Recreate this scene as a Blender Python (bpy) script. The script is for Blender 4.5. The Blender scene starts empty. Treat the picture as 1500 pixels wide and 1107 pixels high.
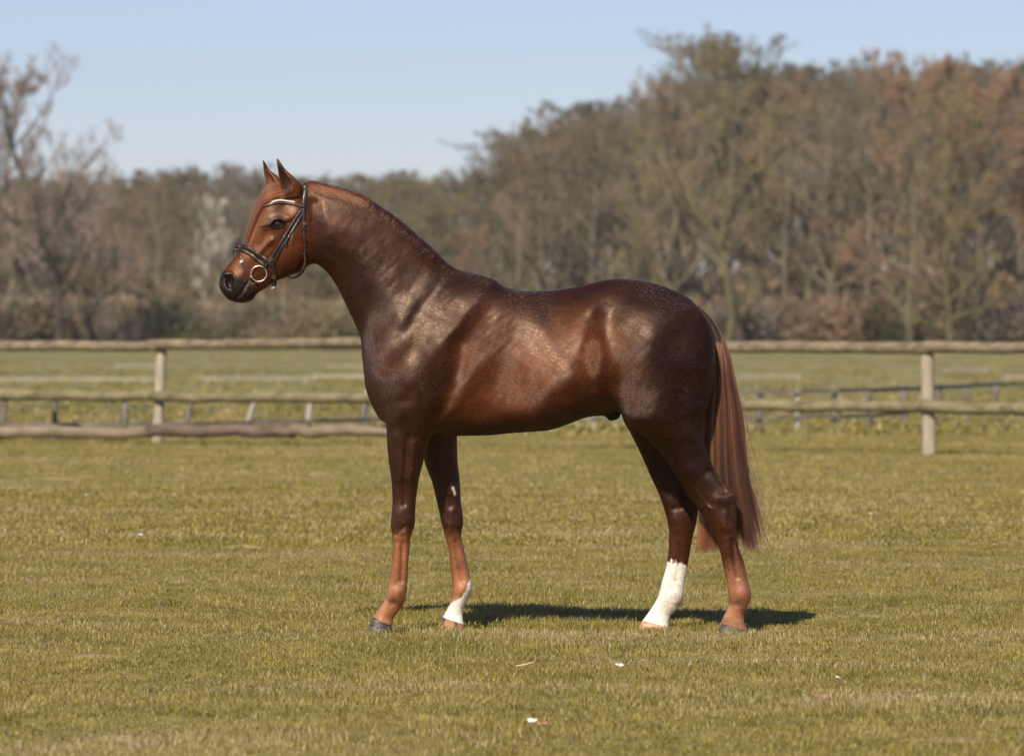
import bpy, bmesh, math, random
import numpy as np
import openvdb
from mathutils import Vector, Matrix, Euler
from mathutils.bvhtree import BVHTree

random.seed(7)
RNG = np.random.default_rng(11)
SC = bpy.context.scene
COL = SC.collection

# ------------------------------------------------------------------ camera
CAMY, EYE, FPX, HORIZON = -26.7, 1.41, 8333.3, 484.0
PITCH = math.atan((553.5 - HORIZON) / FPX)
cam_data = bpy.data.cameras.new("camera")
cam_data.lens = 200; cam_data.sensor_width = 36
cam_data.clip_start = 0.5; cam_data.clip_end = 6000
cam_data.dof.use_dof = True
cam_data.dof.focus_distance = 26.62
cam_data.dof.aperture_fstop = 5.3
cam = bpy.data.objects.new("camera", cam_data)
COL.objects.link(cam)
cam.location = (0, CAMY, EYE)
cam.rotation_euler = (math.pi / 2 - PITCH, 0, 0)
SC.camera = cam

# ------------------------------------------------------------------ sun and sky
SUN_DIR = Vector((0.38, 1.15, -1.0)).normalized()          # the way the light travels
sun_el = math.asin(-SUN_DIR.z)
sun_az = math.atan2(-SUN_DIR.x, -SUN_DIR.y)                 # clockwise from +Y
world = bpy.data.worlds.new("World"); SC.world = world
world.use_nodes = True
wn = world.node_tree; wn.nodes.clear()
sky = wn.nodes.new("ShaderNodeTexSky"); sky.sky_type = 'NISHITA'
sky.sun_disc = False
sky.sun_elevation = sun_el
sky.sun_rotation = sun_az
sky.air_density = 0.8; sky.dust_density = 0.3; sky.ozone_density = 5.0
bg = wn.nodes.new("ShaderNodeBackground"); bg.inputs[1].default_value = 0.078
wo = wn.nodes.new("ShaderNodeOutputWorld")
tint = wn.nodes.new("ShaderNodeMix"); tint.data_type = 'RGBA'; tint.blend_type = 'MULTIPLY'; tint.inputs[0].default_value = 1
tint.inputs[7].default_value = (1.13, .96, 1.0, 1)           # white balance of the whole sky
wn.links.new(sky.outputs[0], tint.inputs[6]); wn.links.new(tint.outputs[2], bg.inputs[0]); wn.links.new(bg.outputs[0], wo.inputs[0])
sl = bpy.data.lights.new("sun", 'SUN'); sl.energy = 5.0; sl.angle = math.radians(0.55)
sl.color = (1.0, 0.91, 0.74)
so = bpy.data.objects.new("sun", sl); COL.objects.link(so)
so.rotation_euler = SUN_DIR.to_track_quat('-Z', 'Y').to_euler()
SC.view_settings.view_transform = 'Standard'
SC.view_settings.look = 'None'
SC.view_settings.gamma = 1; SC.view_settings.exposure = 0.3
SC.view_settings.use_curve_mapping = False
SC.render.engine = 'CYCLES'
SC.cycles.max_bounces = 8; SC.cycles.diffuse_bounces = 3; SC.cycles.glossy_bounces = 3
SC.cycles.transparent_max_bounces = 8
try: SC.cycles.use_denoising = True
except Exception: pass

# ------------------------------------------------------------------ helpers
def P(px, py, Y):
    """point of the photograph (1500 px wide) on the vertical plane y = Y"""
    a, b = (px - 750) / FPX, (553.5 - py) / FPX
    c, s = math.cos(PITCH), math.sin(PITCH)
    dx, dy, dz = a, c + b * s, -s + b * c
    t = (Y - CAMY) / dy
    return np.array((dx * t, Y, EYE + dz * t))

def PX(co):
    """pixels of the photograph for world points (n,3)"""
    c, s = math.cos(PITCH), math.sin(PITCH)
    x = co[:, 0]; y = co[:, 1] - CAMY; z = co[:, 2] - EYE
    f = y * c - z * s; u = y * s + z * c
    return 750 + FPX * x / f, 553.5 - FPX * u / f

def G(px, py):
    """ground point under a pixel below the horizon"""
    a, b = (px - 750) / FPX, (553.5 - py) / FPX
    c, s = math.cos(PITCH), math.sin(PITCH)
    dy, dz = c + b * s, -s + b * c
    t = EYE / -dz
    return np.array((a * t, CAMY + dy * t, 0.0))

def tag(o, label=None, cat=None, group=None, kind=None):
    if label: o["label"] = label
    if cat: o["category"] = cat
    if group: o["group"] = group
    if kind: o["kind"] = kind
    return o

def empty(name, loc=(0, 0, 0), rz=0.0, **k):
    o = bpy.data.objects.new(name, None); COL.objects.link(o)
    o.location = loc; o.rotation_euler = (0, 0, rz); o.empty_display_size = 0.2
    return tag(o, **k)

def mesh_np(name, v, faces, mat=None, parent=None, smooth=True, link=True, sub=None):
    """faces: (n,k) int array or list of lists; v in the space of parent (identity offset)"""
    me = bpy.data.meshes.new(name)
    v = np.asarray(v, dtype=np.float32)
    if isinstance(faces, np.ndarray):
        n, k = faces.shape
        me.vertices.add(len(v)); me.vertices.foreach_set("co", v.ravel())
        me.loops.add(n * k); me.loops.foreach_set("vertex_index", faces.astype(np.int32).ravel())
        me.polygons.add(n)
        me.polygons.foreach_set("loop_start", np.arange(0, n * k, k, dtype=np.int32))
        me.update(calc_edges=True)
    else:
        me.from_pydata([tuple(map(float, p)) for p in v], [], [list(map(int, f)) for f in faces])
    me.polygons.foreach_set("use_smooth", np.full(len(me.polygons), smooth, dtype=bool))
    me.validate(clean_customdata=False)
    if mat is not None: me.materials.append(mat)
    o = bpy.data.objects.new(name, me)
    if link: COL.objects.link(o)
    if parent is not None: o.parent = parent
    return o

def catmull(pts, n):
    p = np.asarray(pts, float)
    p = np.vstack([2 * p[0] - p[1], p, 2 * p[-1] - p[-2]])
    out = []
    for i in range(1, len(p) - 2):
        for t in np.arange(n) / n:
            a, b, c, d = p[i - 1], p[i], p[i + 1], p[i + 2]
            out.append(.5 * (2 * b + (c - a) * t + (2 * a - 5 * b + 4 * c - d) * t * t + (3 * b - a - 3 * c + d) * t ** 3))
    out.append(p[-2])
    return np.array(out)

def loft(stations, seg=10, m=112, shift=True):
    """stations: (ax,ay,bx,by,w,yc[,n[,s]]) pixel pairs, half width, depth, squareness, where the widest point sits"""
    st = np.array([tuple(s) + (2.0, 0.0)[len(s) - 6:] for s in stations], float)
    st = catmull(st, seg)
    V = []
    th = np.linspace(0, 2 * math.pi, m, endpoint=False)
    for s in st:
        yc = s[5]; a = P(s[0], s[1], yc); b = P(s[2], s[3], yc)
        c = (a + b) / 2; h = (a - b) / 2; w = max(s[4], .002); n = s[6]; sh = s[7]
        cu, su = np.cos(th), np.sin(th)
        u = np.sign(cu) * np.abs(cu) ** (2 / n); v = np.sign(su) * np.abs(su) ** (2 / n)
        u = u + sh * (1 - u * u)
        V.append(c + u[:, None] * h + (w * v)[:, None] * np.array([0, 1, 0]))
    V = np.array(V); k = len(V)
    verts = V.reshape(-1, 3)
    verts = np.vstack([verts, V[0].mean(0), V[-1].mean(0)])
    T = []
    j = np.arange(m); j2 = (j + 1) % m
    for i in range(k - 1):
        a, b, c, d = i * m + j, i * m + j2, (i + 1) * m + j2, (i + 1) * m + j
        T.append(np.stack([a, b, c], 1)); T.append(np.stack([a, c, d], 1))
    T.append(np.stack([np.full(m, k * m), j2, j], 1))
    T.append(np.stack([np.full(m, k * m + 1), (k - 1) * m + j, (k - 1) * m + j2], 1))
    return verts, np.vstack(T)

def tube(path, radii, m=8, cap=True):
    p = np.asarray(path, float); r = np.broadcast_to(np.asarray(radii, float), (len(p),))
    t = np.gradient(p, axis=0); t /= np.linalg.norm(t, axis=1)[:, None] + 1e-9
    up = np.array([0.13, .21, .97]);
    if abs(t[0] @ up) > .9: up = np.array([1., .1, 0])
    V = []
    n0 = np.cross(t[0], up); n0 /= np.linalg.norm(n0)
    th = np.linspace(0, 2 * math.pi, m, endpoint=False)
    for i in range(len(p)):
        n0 = n0 - t[i] * (n0 @ t[i]); n0 /= np.linalg.norm(n0) + 1e-9
        b = np.cross(t[i], n0)
        V.append(p[i] + r[i] * (np.cos(th)[:, None] * n0 + np.sin(th)[:, None] * b))
    V = np.array(V).reshape(-1, 3); F = []
    for i in range(len(p) - 1):
        for j in range(m):
            F.append([i * m + j, i * m + (j + 1) % m, (i + 1) * m + (j + 1) % m, (i + 1) * m + j])
    if cap:
        F.append(list(range(m))[::-1]); F.append(list(range((len(p) - 1) * m, len(p) * m)))
    return V, F

class MB:
    """collects shapes for one mesh"""
    def __init__(s): s.v = []; s.f = []; s.n = 0
    def add(s, v, f):
        v = np.asarray(v, float); s.v.append(v)
        s.f += [[int(i) + s.n for i in q] for q in f]; s.n += len(v); return s
    def box(s, c, d, R=None):
        v = np.array([[x, y, z] for x in (-.5, .5) for y in (-.5, .5) for z in (-.5, .5)]) * np.array(d)
        if R is not None: v = v @ np.array(R).T
        return s.add(v + np.array(c), [[0, 1, 3, 2], [4, 6, 7, 5], [0, 4, 5, 1], [2, 3, 7, 6], [0, 2, 6, 4], [1, 5, 7, 3]])
    def build(s, name, mat, parent=None, smooth=True, **k):
        return mesh_np(name, np.vstack(s.v), s.f, mat, parent, smooth, **k)

# ------------------------------------------------------------------ materials
def mat_new(name):
    m = bpy.data.materials.new(name); m.use_nodes = True
    nt = m.node_tree; nt.nodes.clear()
    o = nt.nodes.new("ShaderNodeOutputMaterial"); b = nt.nodes.new("ShaderNodeBsdfPrincipled")
    nt.links.new(b.outputs[0], o.inputs[0])
    return m, nt, b
def N(nt, t, **k):
    n = nt.nodes.new(t)
    for a, v in k.items():
        if a.startswith("i_"):
            key = a[2:]; key = int(key) if key.isdigit() else key.replace("_", " ")
            n.inputs[key].default_value = v
        else: setattr(n, a, v)
    return n
def L(nt, a, b): nt.links.new(a, b)
def ramp(nt, fac, stops):
    r = nt.nodes.new("ShaderNodeValToRGB"); e = r.color_ramp.elements
    while len(e) < len(stops): e.new(.5)
    for q, (p, c) in zip(e, stops): q.position = p; q.color = (*c, 1)
    L(nt, fac, r.inputs[0]); return r.outputs[0]
def simple_mat(name, c1, c2=None, rough=.7, scale=8., bump=.0, bscale=30., metal=0., stretch=(1, 1, 1), coat=0., stops=(.35, .65), world=False, spec=.5):
    m, nt, b = mat_new(name)
    tc = N(nt, "ShaderNodeTexCoord"); mp = N(nt, "ShaderNodeMapping"); mp.inputs[3].default_value = stretch
    if world:
        g = N(nt, "ShaderNodeNewGeometry"); L(nt, g.outputs["Position"], mp.inputs[0])
    else: L(nt, tc.outputs["Object"], mp.inputs[0])
    if c2:
        n = N(nt, "ShaderNodeTexNoise", i_Scale=scale, i_Detail=6., i_Roughness=.6); L(nt, mp.outputs[0], n.inputs[0])
        L(nt, ramp(nt, n.outputs[0], [(stops[0], c1), (stops[1], c2)]), b.inputs["Base Color"])
    else: b.inputs["Base Color"].default_value = (*c1, 1)
    if bump:
        n2 = N(nt, "ShaderNodeTexNoise", i_Scale=bscale, i_Detail=5.); L(nt, mp.outputs[0], n2.inputs[0])
        bp = N(nt, "ShaderNodeBump", i_Strength=bump, i_Distance=.01); L(nt, n2.outputs[0], bp.inputs["Height"])
        L(nt, bp.outputs[0], b.inputs["Normal"])
    b.inputs["Roughness"].default_value = rough; b.inputs["Metallic"].default_value = metal
    b.inputs["Coat Weight"].default_value = coat; b.inputs["Specular IOR Level"].default_value = spec
    return m
# ================================================================== SETTING
def turf_color(nt, far=False):
    """patchy spring turf colour from the world position: same for soil sheet and blades"""
    g = N(nt, "ShaderNodeNewGeometry")
    def nz(scale, st, det=4., ro=.6):
        mp = N(nt, "ShaderNodeMapping"); mp.inputs[3].default_value = st; L(nt, g.outputs["Position"], mp.inputs[0])
        n = N(nt, "ShaderNodeTexNoise", i_Scale=scale, i_Detail=det, i_Roughness=ro); L(nt, mp.outputs[0], n.inputs[0]); return n.outputs[0]
    return g, nz
def mix(nt, f, a, b, t='MIX'):
    m = N(nt, "ShaderNodeMix", data_type='RGBA', blend_type=t)
    for k, v in ((0, f), (6, a), (7, b)):
        if isinstance(v, (tuple, list)): m.inputs[k].default_value = (*v, 1)
        elif isinstance(v, (int, float)): m.inputs[k].default_value = v
        else: L(nt, v, m.inputs[k])
    return m.outputs[2]
def ground_mat():
    m, nt, b = mat_new("meadow_turf")
    g, nz = turf_color(nt)
    base = ramp(nt, nz(1.1, (1, 1, 1)), [(.3, (.195, .175, .05)), (.55, (.26, .215, .068)), (.75, (.33, .26, .11))])
    fine = ramp(nt, nz(9., (1, .6, 1), 6., .75), [(.3, (.62, .64, .58)), (.55, (1, 1, 1)), (.8, (1.25, 1.2, 1.15))])
    c = mix(nt, 1.0, base, fine, 'MULTIPLY')
    # beyond the fence: streaky old meadow
    st = ramp(nt, nz(.11, (.35, 1, 1), 5., .65), [(.3, (.13, .14, .055)), (.45, (.17, .17, .07)), (.58, (.25, .215, .10)), (.72, (.30, .23, .14))])
    sp = N(nt, "ShaderNodeSeparateXYZ"); L(nt, g.outputs["Position"], sp.inputs[0])
    mr = N(nt, "ShaderNodeMapRange", i_1=44., i_2=62.); L(nt, sp.outputs[1], mr.inputs[0])
    st2 = mix(nt, 1.0, st, ramp(nt, nz(1.2, (.5, .5, 1), 5., .7), [(.3, (.8, .8, .8)), (.7, (1.2, 1.2, 1.2))]), 'MULTIPLY')
    c = mix(nt, mr.outputs[0], c, st2)
    L(nt, c, b.inputs["Base Color"])
    b.inputs["Roughness"].default_value = .95; b.inputs["Specular IOR Level"].default_value = .15
    bp = N(nt, "ShaderNodeBump", i_Strength=.6, i_Distance=.05); L(nt, nz(6., (1, 1, 1), 7., .75), bp.inputs["Height"])
    L(nt, bp.outputs[0], b.inputs["Normal"])
    return m
def blade_mat():
    m, nt, b = mat_new("grass_blades")
    g, nz = turf_color(nt)
    green = ramp(nt, nz(1.3, (1, 1, 1), 4.), [(.3, (.180, .162, .030)), (.5, (.268, .218, .045)), (.7, (.37, .28, .092))])
    at = N(nt, "ShaderNodeAttribute", attribute_name="straw")
    oi = N(nt, "ShaderNodeObjectInfo")
    pat = N(nt, "ShaderNodeMapRange", i_1=.48, i_2=.66); L(nt, nz(.7, (.4, 1.1, 1), 5.), pat.inputs[0])
    thr = N(nt, "ShaderNodeMath", operation='MULTIPLY_ADD', i_1=.6, i_2=.18); L(nt, pat.outputs[0], thr.inputs[0])
    lt = N(nt, "ShaderNodeMath", operation='LESS_THAN'); L(nt, at.outputs["Fac"], lt.inputs[0]); L(nt, thr.outputs[0], lt.inputs[1])
    c = mix(nt, lt.outputs[0], green, (.42, .33, .185))
    vr = N(nt, "ShaderNodeMapRange", i_3=.75, i_4=1.25); L(nt, oi.outputs["Random"], vr.inputs[0])
    hs = N(nt, "ShaderNodeHueSaturation"); L(nt, c, hs.inputs["Color"]); L(nt, vr.outputs[0], hs.inputs["Value"])
    L(nt, hs.outputs[0], b.inputs["Base Color"])
    b.inputs["Roughness"].default_value = .5; b.inputs["Specular IOR Level"].default_value = .35
    tr = N(nt, "ShaderNodeBsdfTranslucent"); L(nt, hs.outputs[0], tr.inputs[0])
    mx = N(nt, "ShaderNodeMixShader", i_0=.25); L(nt, b.outputs[0], mx.inputs[1]); L(nt, tr.outputs[0], mx.inputs[2])
    out = [n for n in nt.nodes if n.type == 'OUTPUT_MATERIAL'][0]; L(nt, mx.outputs[0], out.inputs[0])
    return m
M_GROUND, M_BLADE = ground_mat(), blade_mat()

# ground sheet, finer near the camera, gently uneven beyond the fence
ys = np.concatenate([np.linspace(-120, 40, 60), np.linspace(44, 200, 60), np.geomspace(210, 5000, 30)])
xs = np.concatenate([-np.geomspace(3000, 30, 18), np.linspace(-26, 26, 60), np.geomspace(30, 3000, 18)])
GX, GY = np.meshgrid(xs, ys, indexing='ij')
def hgt(x, y): return np.where(y > 75, 0.035 * np.sin(x * .21 + y * .05) * np.clip((y - 75) / 40, 0, 1), 0) - .0
GV = np.stack([GX, GY, hgt(GX, GY)], -1).reshape(-1, 3)
nx_, ny_ = len(xs), len(ys)
ii, jj = np.meshgrid(np.arange(nx_ - 1), np.arange(ny_ - 1), indexing='ij')
a = (ii * ny_ + jj).ravel()
ground = mesh_np("ground", GV, np.stack([a, a + ny_, a + ny_ + 1, a + 1], 1), M_GROUND)
tag(ground, label="sunlit olive green spring meadow with straw coloured patches", kind="structure")

# ---- grass tufts scattered by geometry nodes
def tuft(seed, n, R, h, w):
    r = np.random.default_rng(seed); V, F, S = [], [], []
    for i in range(n):
        a = r.uniform(0, 6.283); d = R * math.sqrt(r.uniform(0, 1)); x, y = d * math.cos(a), d * math.sin(a)
        b = r.uniform(0, 6.283); hh = h * r.uniform(.35, 1.15); ln = hh * abs(r.normal(.45, .45)); ww = w * r.uniform(.6, 1.3)
        dx, dy = math.cos(b), math.sin(b); s = r.uniform(0, 1)
        if s < .2: ln *= 1.6; hh *= .75
        k = len(V)
        px_, py_ = -dy * ww / 2, dx * ww / 2
        V += [(x - px_, y - py_, -.004), (x + px_, y + py_, -.004),
              (x + dx * ln * .35 + px_ * .8, y + dy * ln * .35 + py_ * .8, hh * .6), (x + dx * ln * .35 - px_ * .8, y + dy * ln * .35 - py_ * .8, hh * .6),
              (x + dx * ln, y + dy * ln, hh)]
        F += [(k, k + 1, k + 2, k + 3), (k + 3, k + 2, k + 4)]
        S += [s] * 5
    o = mesh_np("grass_tuft", V, F, M_BLADE, None, link=False)
    at = o.data.attributes.new("straw", 'FLOAT', 'POINT'); at.data.foreach_set("value", np.array(S, np.float32))
    return o
def scatter(name, pts, scl, protos, label, kind="stuff", tilt=.12, cat=None, loc_col=None):
    c = bpy.data.collections.new(name + "_source")
    for p in protos: c.objects.link(p)
    me = bpy.data.meshes.new(name); me.vertices.add(len(pts)); me.vertices.foreach_set("co", np.asarray(pts, np.float32).ravel())
    rot = np.stack([RNG.normal(0, tilt, len(pts)), RNG.normal(0, tilt, len(pts)), RNG.uniform(0, 6.283, len(pts))], 1)
    at = me.attributes.new("rot", 'FLOAT_VECTOR', 'POINT'); at.data.foreach_set("vector", rot.astype(np.float32).ravel())
    at = me.attributes.new("scl", 'FLOAT_VECTOR', 'POINT'); at.data.foreach_set("vector", np.asarray(scl, np.float32).ravel())
    o = bpy.data.objects.new(name, me); COL.objects.link(o)
    ng = bpy.data.node_groups.new(name + "_nodes", 'GeometryNodeTree')
    ng.interface.new_socket("Geometry", in_out='INPUT', socket_type='NodeSocketGeometry')
    ng.interface.new_socket("Geometry", in_out='OUTPUT', socket_type='NodeSocketGeometry')
    i_, o_ = ng.nodes.new("NodeGroupInput"), ng.nodes.new("NodeGroupOutput")
    ci = ng.nodes.new("GeometryNodeCollectionInfo"); ci.inputs[0].default_value = c
    ci.inputs["Separate Children"].default_value = True; ci.inputs["Reset Children"].default_value = True
    ip = ng.nodes.new("GeometryNodeInstanceOnPoints"); ip.inputs["Pick Instance"].default_value = True
    def attr(nm):
        n = ng.nodes.new("GeometryNodeInputNamedAttribute"); n.data_type = 'FLOAT_VECTOR'; n.inputs[0].default_value = nm; return n.outputs[0]
    rt = ng.nodes.new("FunctionNodeEulerToRotation")
    ng.links.new(attr("rot"), rt.inputs[0]); ng.links.new(rt.outputs[0], ip.inputs["Rotation"])
    ng.links.new(attr("scl"), ip.inputs["Scale"]); ng.links.new(i_.outputs[0], ip.inputs["Points"]); ng.links.new(ci.outputs[0], ip.inputs["Instance"])
    ng.links.new(ip.outputs[0], o_.inputs[0])
    md = o.modifiers.new("scatter", 'NODES'); md.node_group = ng
    tag(o, label=label, kind=kind, cat=cat)
    return o
near_t = [tuft(i, 32, .055, .024, .0030) for i in range(6)]
mid_t = [tuft(20 + i, 34, .14, .030, .007) for i in range(5)]
def band(y0, y1, dens, margin):
    """random ground points in view between two depths, with a margin at the sides"""
    n = int(dens * (y1 - y0) * ((y0 + y1) / 2 - CAMY) * .18 * 1.5) + 10
    d = np.sqrt(RNG.uniform((y0 - CAMY) ** 2, (y1 - CAMY) ** 2, n * 1)); x = RNG.uniform(-1, 1, n) * (d * .091 + margin)
    return np.stack([x, d + CAMY, np.zeros(n)], 1)
def uneven(p, base, lo=.6, hi=1.3):
    f = .9 + .35 * np.sin(p[:, 0] * 2.1 + np.sin(p[:, 1] * 1.3) * 2) * np.sin(p[:, 1] * 1.1 + np.sin(p[:, 0] * 1.7)) 
    s = RNG.uniform(lo, hi, len(p)) * f * base
    return np.stack([RNG.uniform(.8, 1.2, len(p)) * base] * 2 + [s], 1)
pn = np.vstack([band(-9.2, 3.0, 190, .9), band(3.0, 11, 110, .9)])
scatter("grass", pn, uneven(pn, 1.0), near_t, "short olive grass blades around the hooves of the horse")
pm = np.vstack([band(10.5, 24, 60, 1.2), band(24, 50, 16, 1.5)])
scatter("distant_grass", pm, uneven(pm, 1.0), mid_t, "short turf running back to the wooden fence")

# ---- round rail fence
M_RAIL = simple_mat("weathered_rail", (.085, .06, .04), (.25, .20, .125), rough=.85, scale=2.2, stretch=(1, 5, 5), bump=.6, bscale=14, stops=(.3, .68))
M_POST = simple_mat("pale_post", (.27, .225, .165), (.40, .34, .26), rough=.85, scale=5, stretch=(4, 4, .6), bump=.5, bscale=18)
M_LOG = simple_mat("dark_log", (.07, .045, .035), (.17, .12, .09), rough=.9, scale=2.4, stretch=(1, 5, 5), bump=.8, bscale=14)
M_LOG2 = simple_mat("brown_log", (.14, .105, .07), (.26, .20, .14), rough=.9, scale=2.4, stretch=(1, 5, 5), bump=.8, bscale=14)
M_ALGAE = simple_mat("algae_rail", (.085, .075, .035), (.25, .205, .115), rough=.85, scale=1.7, stretch=(1, 5, 5), bump=.6, bscale=14, stops=(.3, .7))
FA, FB = np.array([-4.40, 70.8 + CAMY]), np.array([4.75, 64.9 + CAMY])
def fpt(t): return FA + (FB - FA) * t
fence = empty("wooden_fence", (*fpt(0), 0), label="weathered round-rail wooden paddock fence crossing behind the horse", cat="fence")
FD = (FB - FA) / np.linalg.norm(FB - FA); FNRM = np.array([FD[1], -FD[0]])
if FNRM[1] > 0: FNRM = -FNRM
def wood(p0, p1, r0, r1, seed, k=14, m=14, wob=.012, knots=True):
    r = np.random.default_rng(seed); t = np.linspace(0, 1, k)
    p = np.array(p0)[None] * (1 - t)[:, None] + np.array(p1)[None] * t[:, None]
    w = r.normal(0, wob, (k, 3)); w[1:-1] = (w[:-2] + w[1:-1] * 2 + w[2:]) / 4; p = p + w
    rad = (r0 + (r1 - r0) * t) * (1 + r.normal(0, .035, k))
    return tube(p, rad, m)
def rel(p, o): return np.asarray(p) - np.array(o.location)
T3 = [i / 3 for i in range(-2, 6)]
for i, t in enumerate(T3):
    q = fpt(t); lean = {0: .035}.get(round(t * 3), RNG.normal(0, .008))
    top = {0: 1.285, 3: 1.275}.get(round(t * 3), 1.26)
    rr = .077 if round(t * 3) == 3 else .068
    v, f = wood((q[0] - lean, q[1], -.25), (q[0] + lean * 1.4, q[1], top), rr * 1.02, rr * .95, 50 + i, k=10, wob=.004)
    mb = MB().add(v, f)
    o = mesh_np("post", rel(mb.v[0], fence), mb.f, M_POST, fence)
for i in range(len(T3) - 1):
    for (z, r, mt, ov) in ((1.222, .068, M_RAIL, .11), (.535, .070, M_ALGAE, .05)):
        a, b = fpt(T3[i]) - FD * ov, fpt(T3[i + 1]) + FD * ov * .2
        off = FNRM * (.085 if z < 1 else .075)
        z += ((.582 - .526) if z < 1 else .016) * (1 - T3[i]) - (.009 if z < 1 else .007); j = RNG.normal(0, .010, 2)
        if z > 1 and i == 2: j = [.0, .04]
        if z > 1 and i == 3: j = [.04, .0]
        v, f = wood((*(a + off), z + j[0]), (*(b + off), z + j[1]), r * RNG.uniform(.93, 1.07), r * RNG.uniform(.88, 1.02), 80 + i * 3 + int(z > 1), k=22, wob=.008)
        mesh_np("rail", rel(v, fence), f, mt, fence)
def lie(x0, x1, py, d, r, mat, label, seed, z=None):
    a = P(x0, py, d + CAMY); b = P(x1, py + 1, d + CAMY - .4)
    pass
    o0 = empty("log", (a[0], a[1], 0), label=label, cat="log", group="low rails along the foot of the fence")
    v, f = wood(a, b, r, r * .9, seed, k=20, wob=.014); mesh_np("bark", rel(v, o0), f, mat, o0)
    e, f = tube([b, b + (b - a) / np.linalg.norm(b - a) * .006], [r * .8, r * .78], 14); mesh_np("cut_end", rel(e, o0), f, M_POST, o0)
lie(-60, 216, 632, 70.6, .075, M_LOG2, "light brown log rail just above the grass left of the pale leaning fence post", 201)
lie(214, 430, 631, 70.2, .080, M_LOG, "dark rotting log rail just above the grass starting at the leaning fence post", 202)
lie(426, 610, 631, 69.6, .070, M_LOG2, "greyish log rail just above the grass ending behind the near foreleg", 203)

# ---- low second fence behind
M_GREYW = simple_mat("grey_wood", (.10, .085, .075), (.22, .19, .165), rough=.9, scale=3, bump=.5)
M_GREYL = simple_mat("light_grey_wood", (.26, .235, .21), (.36, .33, .30), rough=.9, scale=3, bump=.5)
low = [(-90, 645), (5, 645), (80, 645), (183, 644.5), (275, 643.5), (365, 641.5), (452, 640), (535, 637), (625, 635), (712, 634), (795, 633), (870, 633), (940, 633), (1000, 633), (1058, 633), (1113, 632.5), (1168, 632), (1222, 631), (1273, 629), (1325, 624), (1373, 620), (1415, 617), (1460, 614), (1502, 612), (1545, 610)]
lf = empty("low_fence", tuple(G(*low[1])), label="low grey board fence with closely set posts beyond the round-rail fence", cat="fence")
LP = [G(*q) for q in low]
for i, q in enumerate(LP):
    ln = RNG.normal(0, .03) + (.05 if 3 < i < 8 else 0)
    v, f = wood((q[0] - ln, q[1], -.1), (q[0] + ln, q[1], .60 + RNG.normal(0, .015)), .042, .038, 300 + i, k=5, m=8, wob=.003)
    mesh_np("post", rel(v, lf), f, M_GREYL if i in (5, 6, 7, 11, 16) else M_GREYW, lf)
for i in range(len(LP) - 1):
    a, b = LP[i], LP[i + 1]
    for z, h in ((.555, .055), (.205, .05)):
        c = (a + b) / 2; d = b - a; ln = np.linalg.norm(d[:2]); an = math.atan2(d[1], d[0])
        R = Matrix.Rotation(an, 3, 'Z'); mb = MB().box((0, 0, 0), (ln * .995, .025, h), R)
        nrm = np.array([math.sin(an), -math.cos(an), 0]); nrm = nrm if nrm[1] < 0 else -nrm
        mesh_np("rail", mb.v[0] + rel(c + nrm * .055 + np.array([0, 0, z + RNG.normal(0, .006)]), lf), mb.f, M_GREYW, lf, smooth=False)

# ---- white arena boards far out in the meadow
M_WHITE = simple_mat("white_board", (.235, .215, .16), (.32, .30, .24), rough=.6, scale=2)
def board(x0, x1, py, label, h=.085):
    a, b = G(x0, py), G(x1, py + RNG.uniform(-.5, .5)); c = (a + b) / 2; d = b - a
    o0 = empty("arena_board", tuple(c), label=label, cat="arena board", group="white arena boards in the far meadow")
    an = math.atan2(d[1], d[0]); R = Matrix.Rotation(an, 3, 'Z'); ln = np.linalg.norm(d)
    mb = MB().box((0, 0, .08 + h / 2), (ln, .03, h), R); mb.build("board", M_WHITE, o0, smooth=False)
    for s in (-1, 1):
        e = np.array(R @ Vector((s * ln * .44, 0, 0)))
        MB().box(e + np.array([0, 0, .045]), (.10, .35, .09), R).build("foot", M_WHITE, o0, smooth=False)
board(-30, 226, 562, "long white arena board far left, nearest the leaning fence post")
board(168, 232, 540, "short white arena board behind the long left one, just left of the leaning post")
board(292, 455, 561, "white arena board right of the leaning post, under the gap below the horse's neck")
board(458, 560, 557, "white arena board ending behind the horse's chest")
board(480, 560, 541, "faint distant white arena board behind the horse's chest")
board(1084, 1172, 557, "white arena board just right of the horse's tail")
board(1380, 1446, 547, "distant white arena board right of the upright fence post")
board(1468, 1530, 558, "white arena board at the far right end of the meadow")

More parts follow.
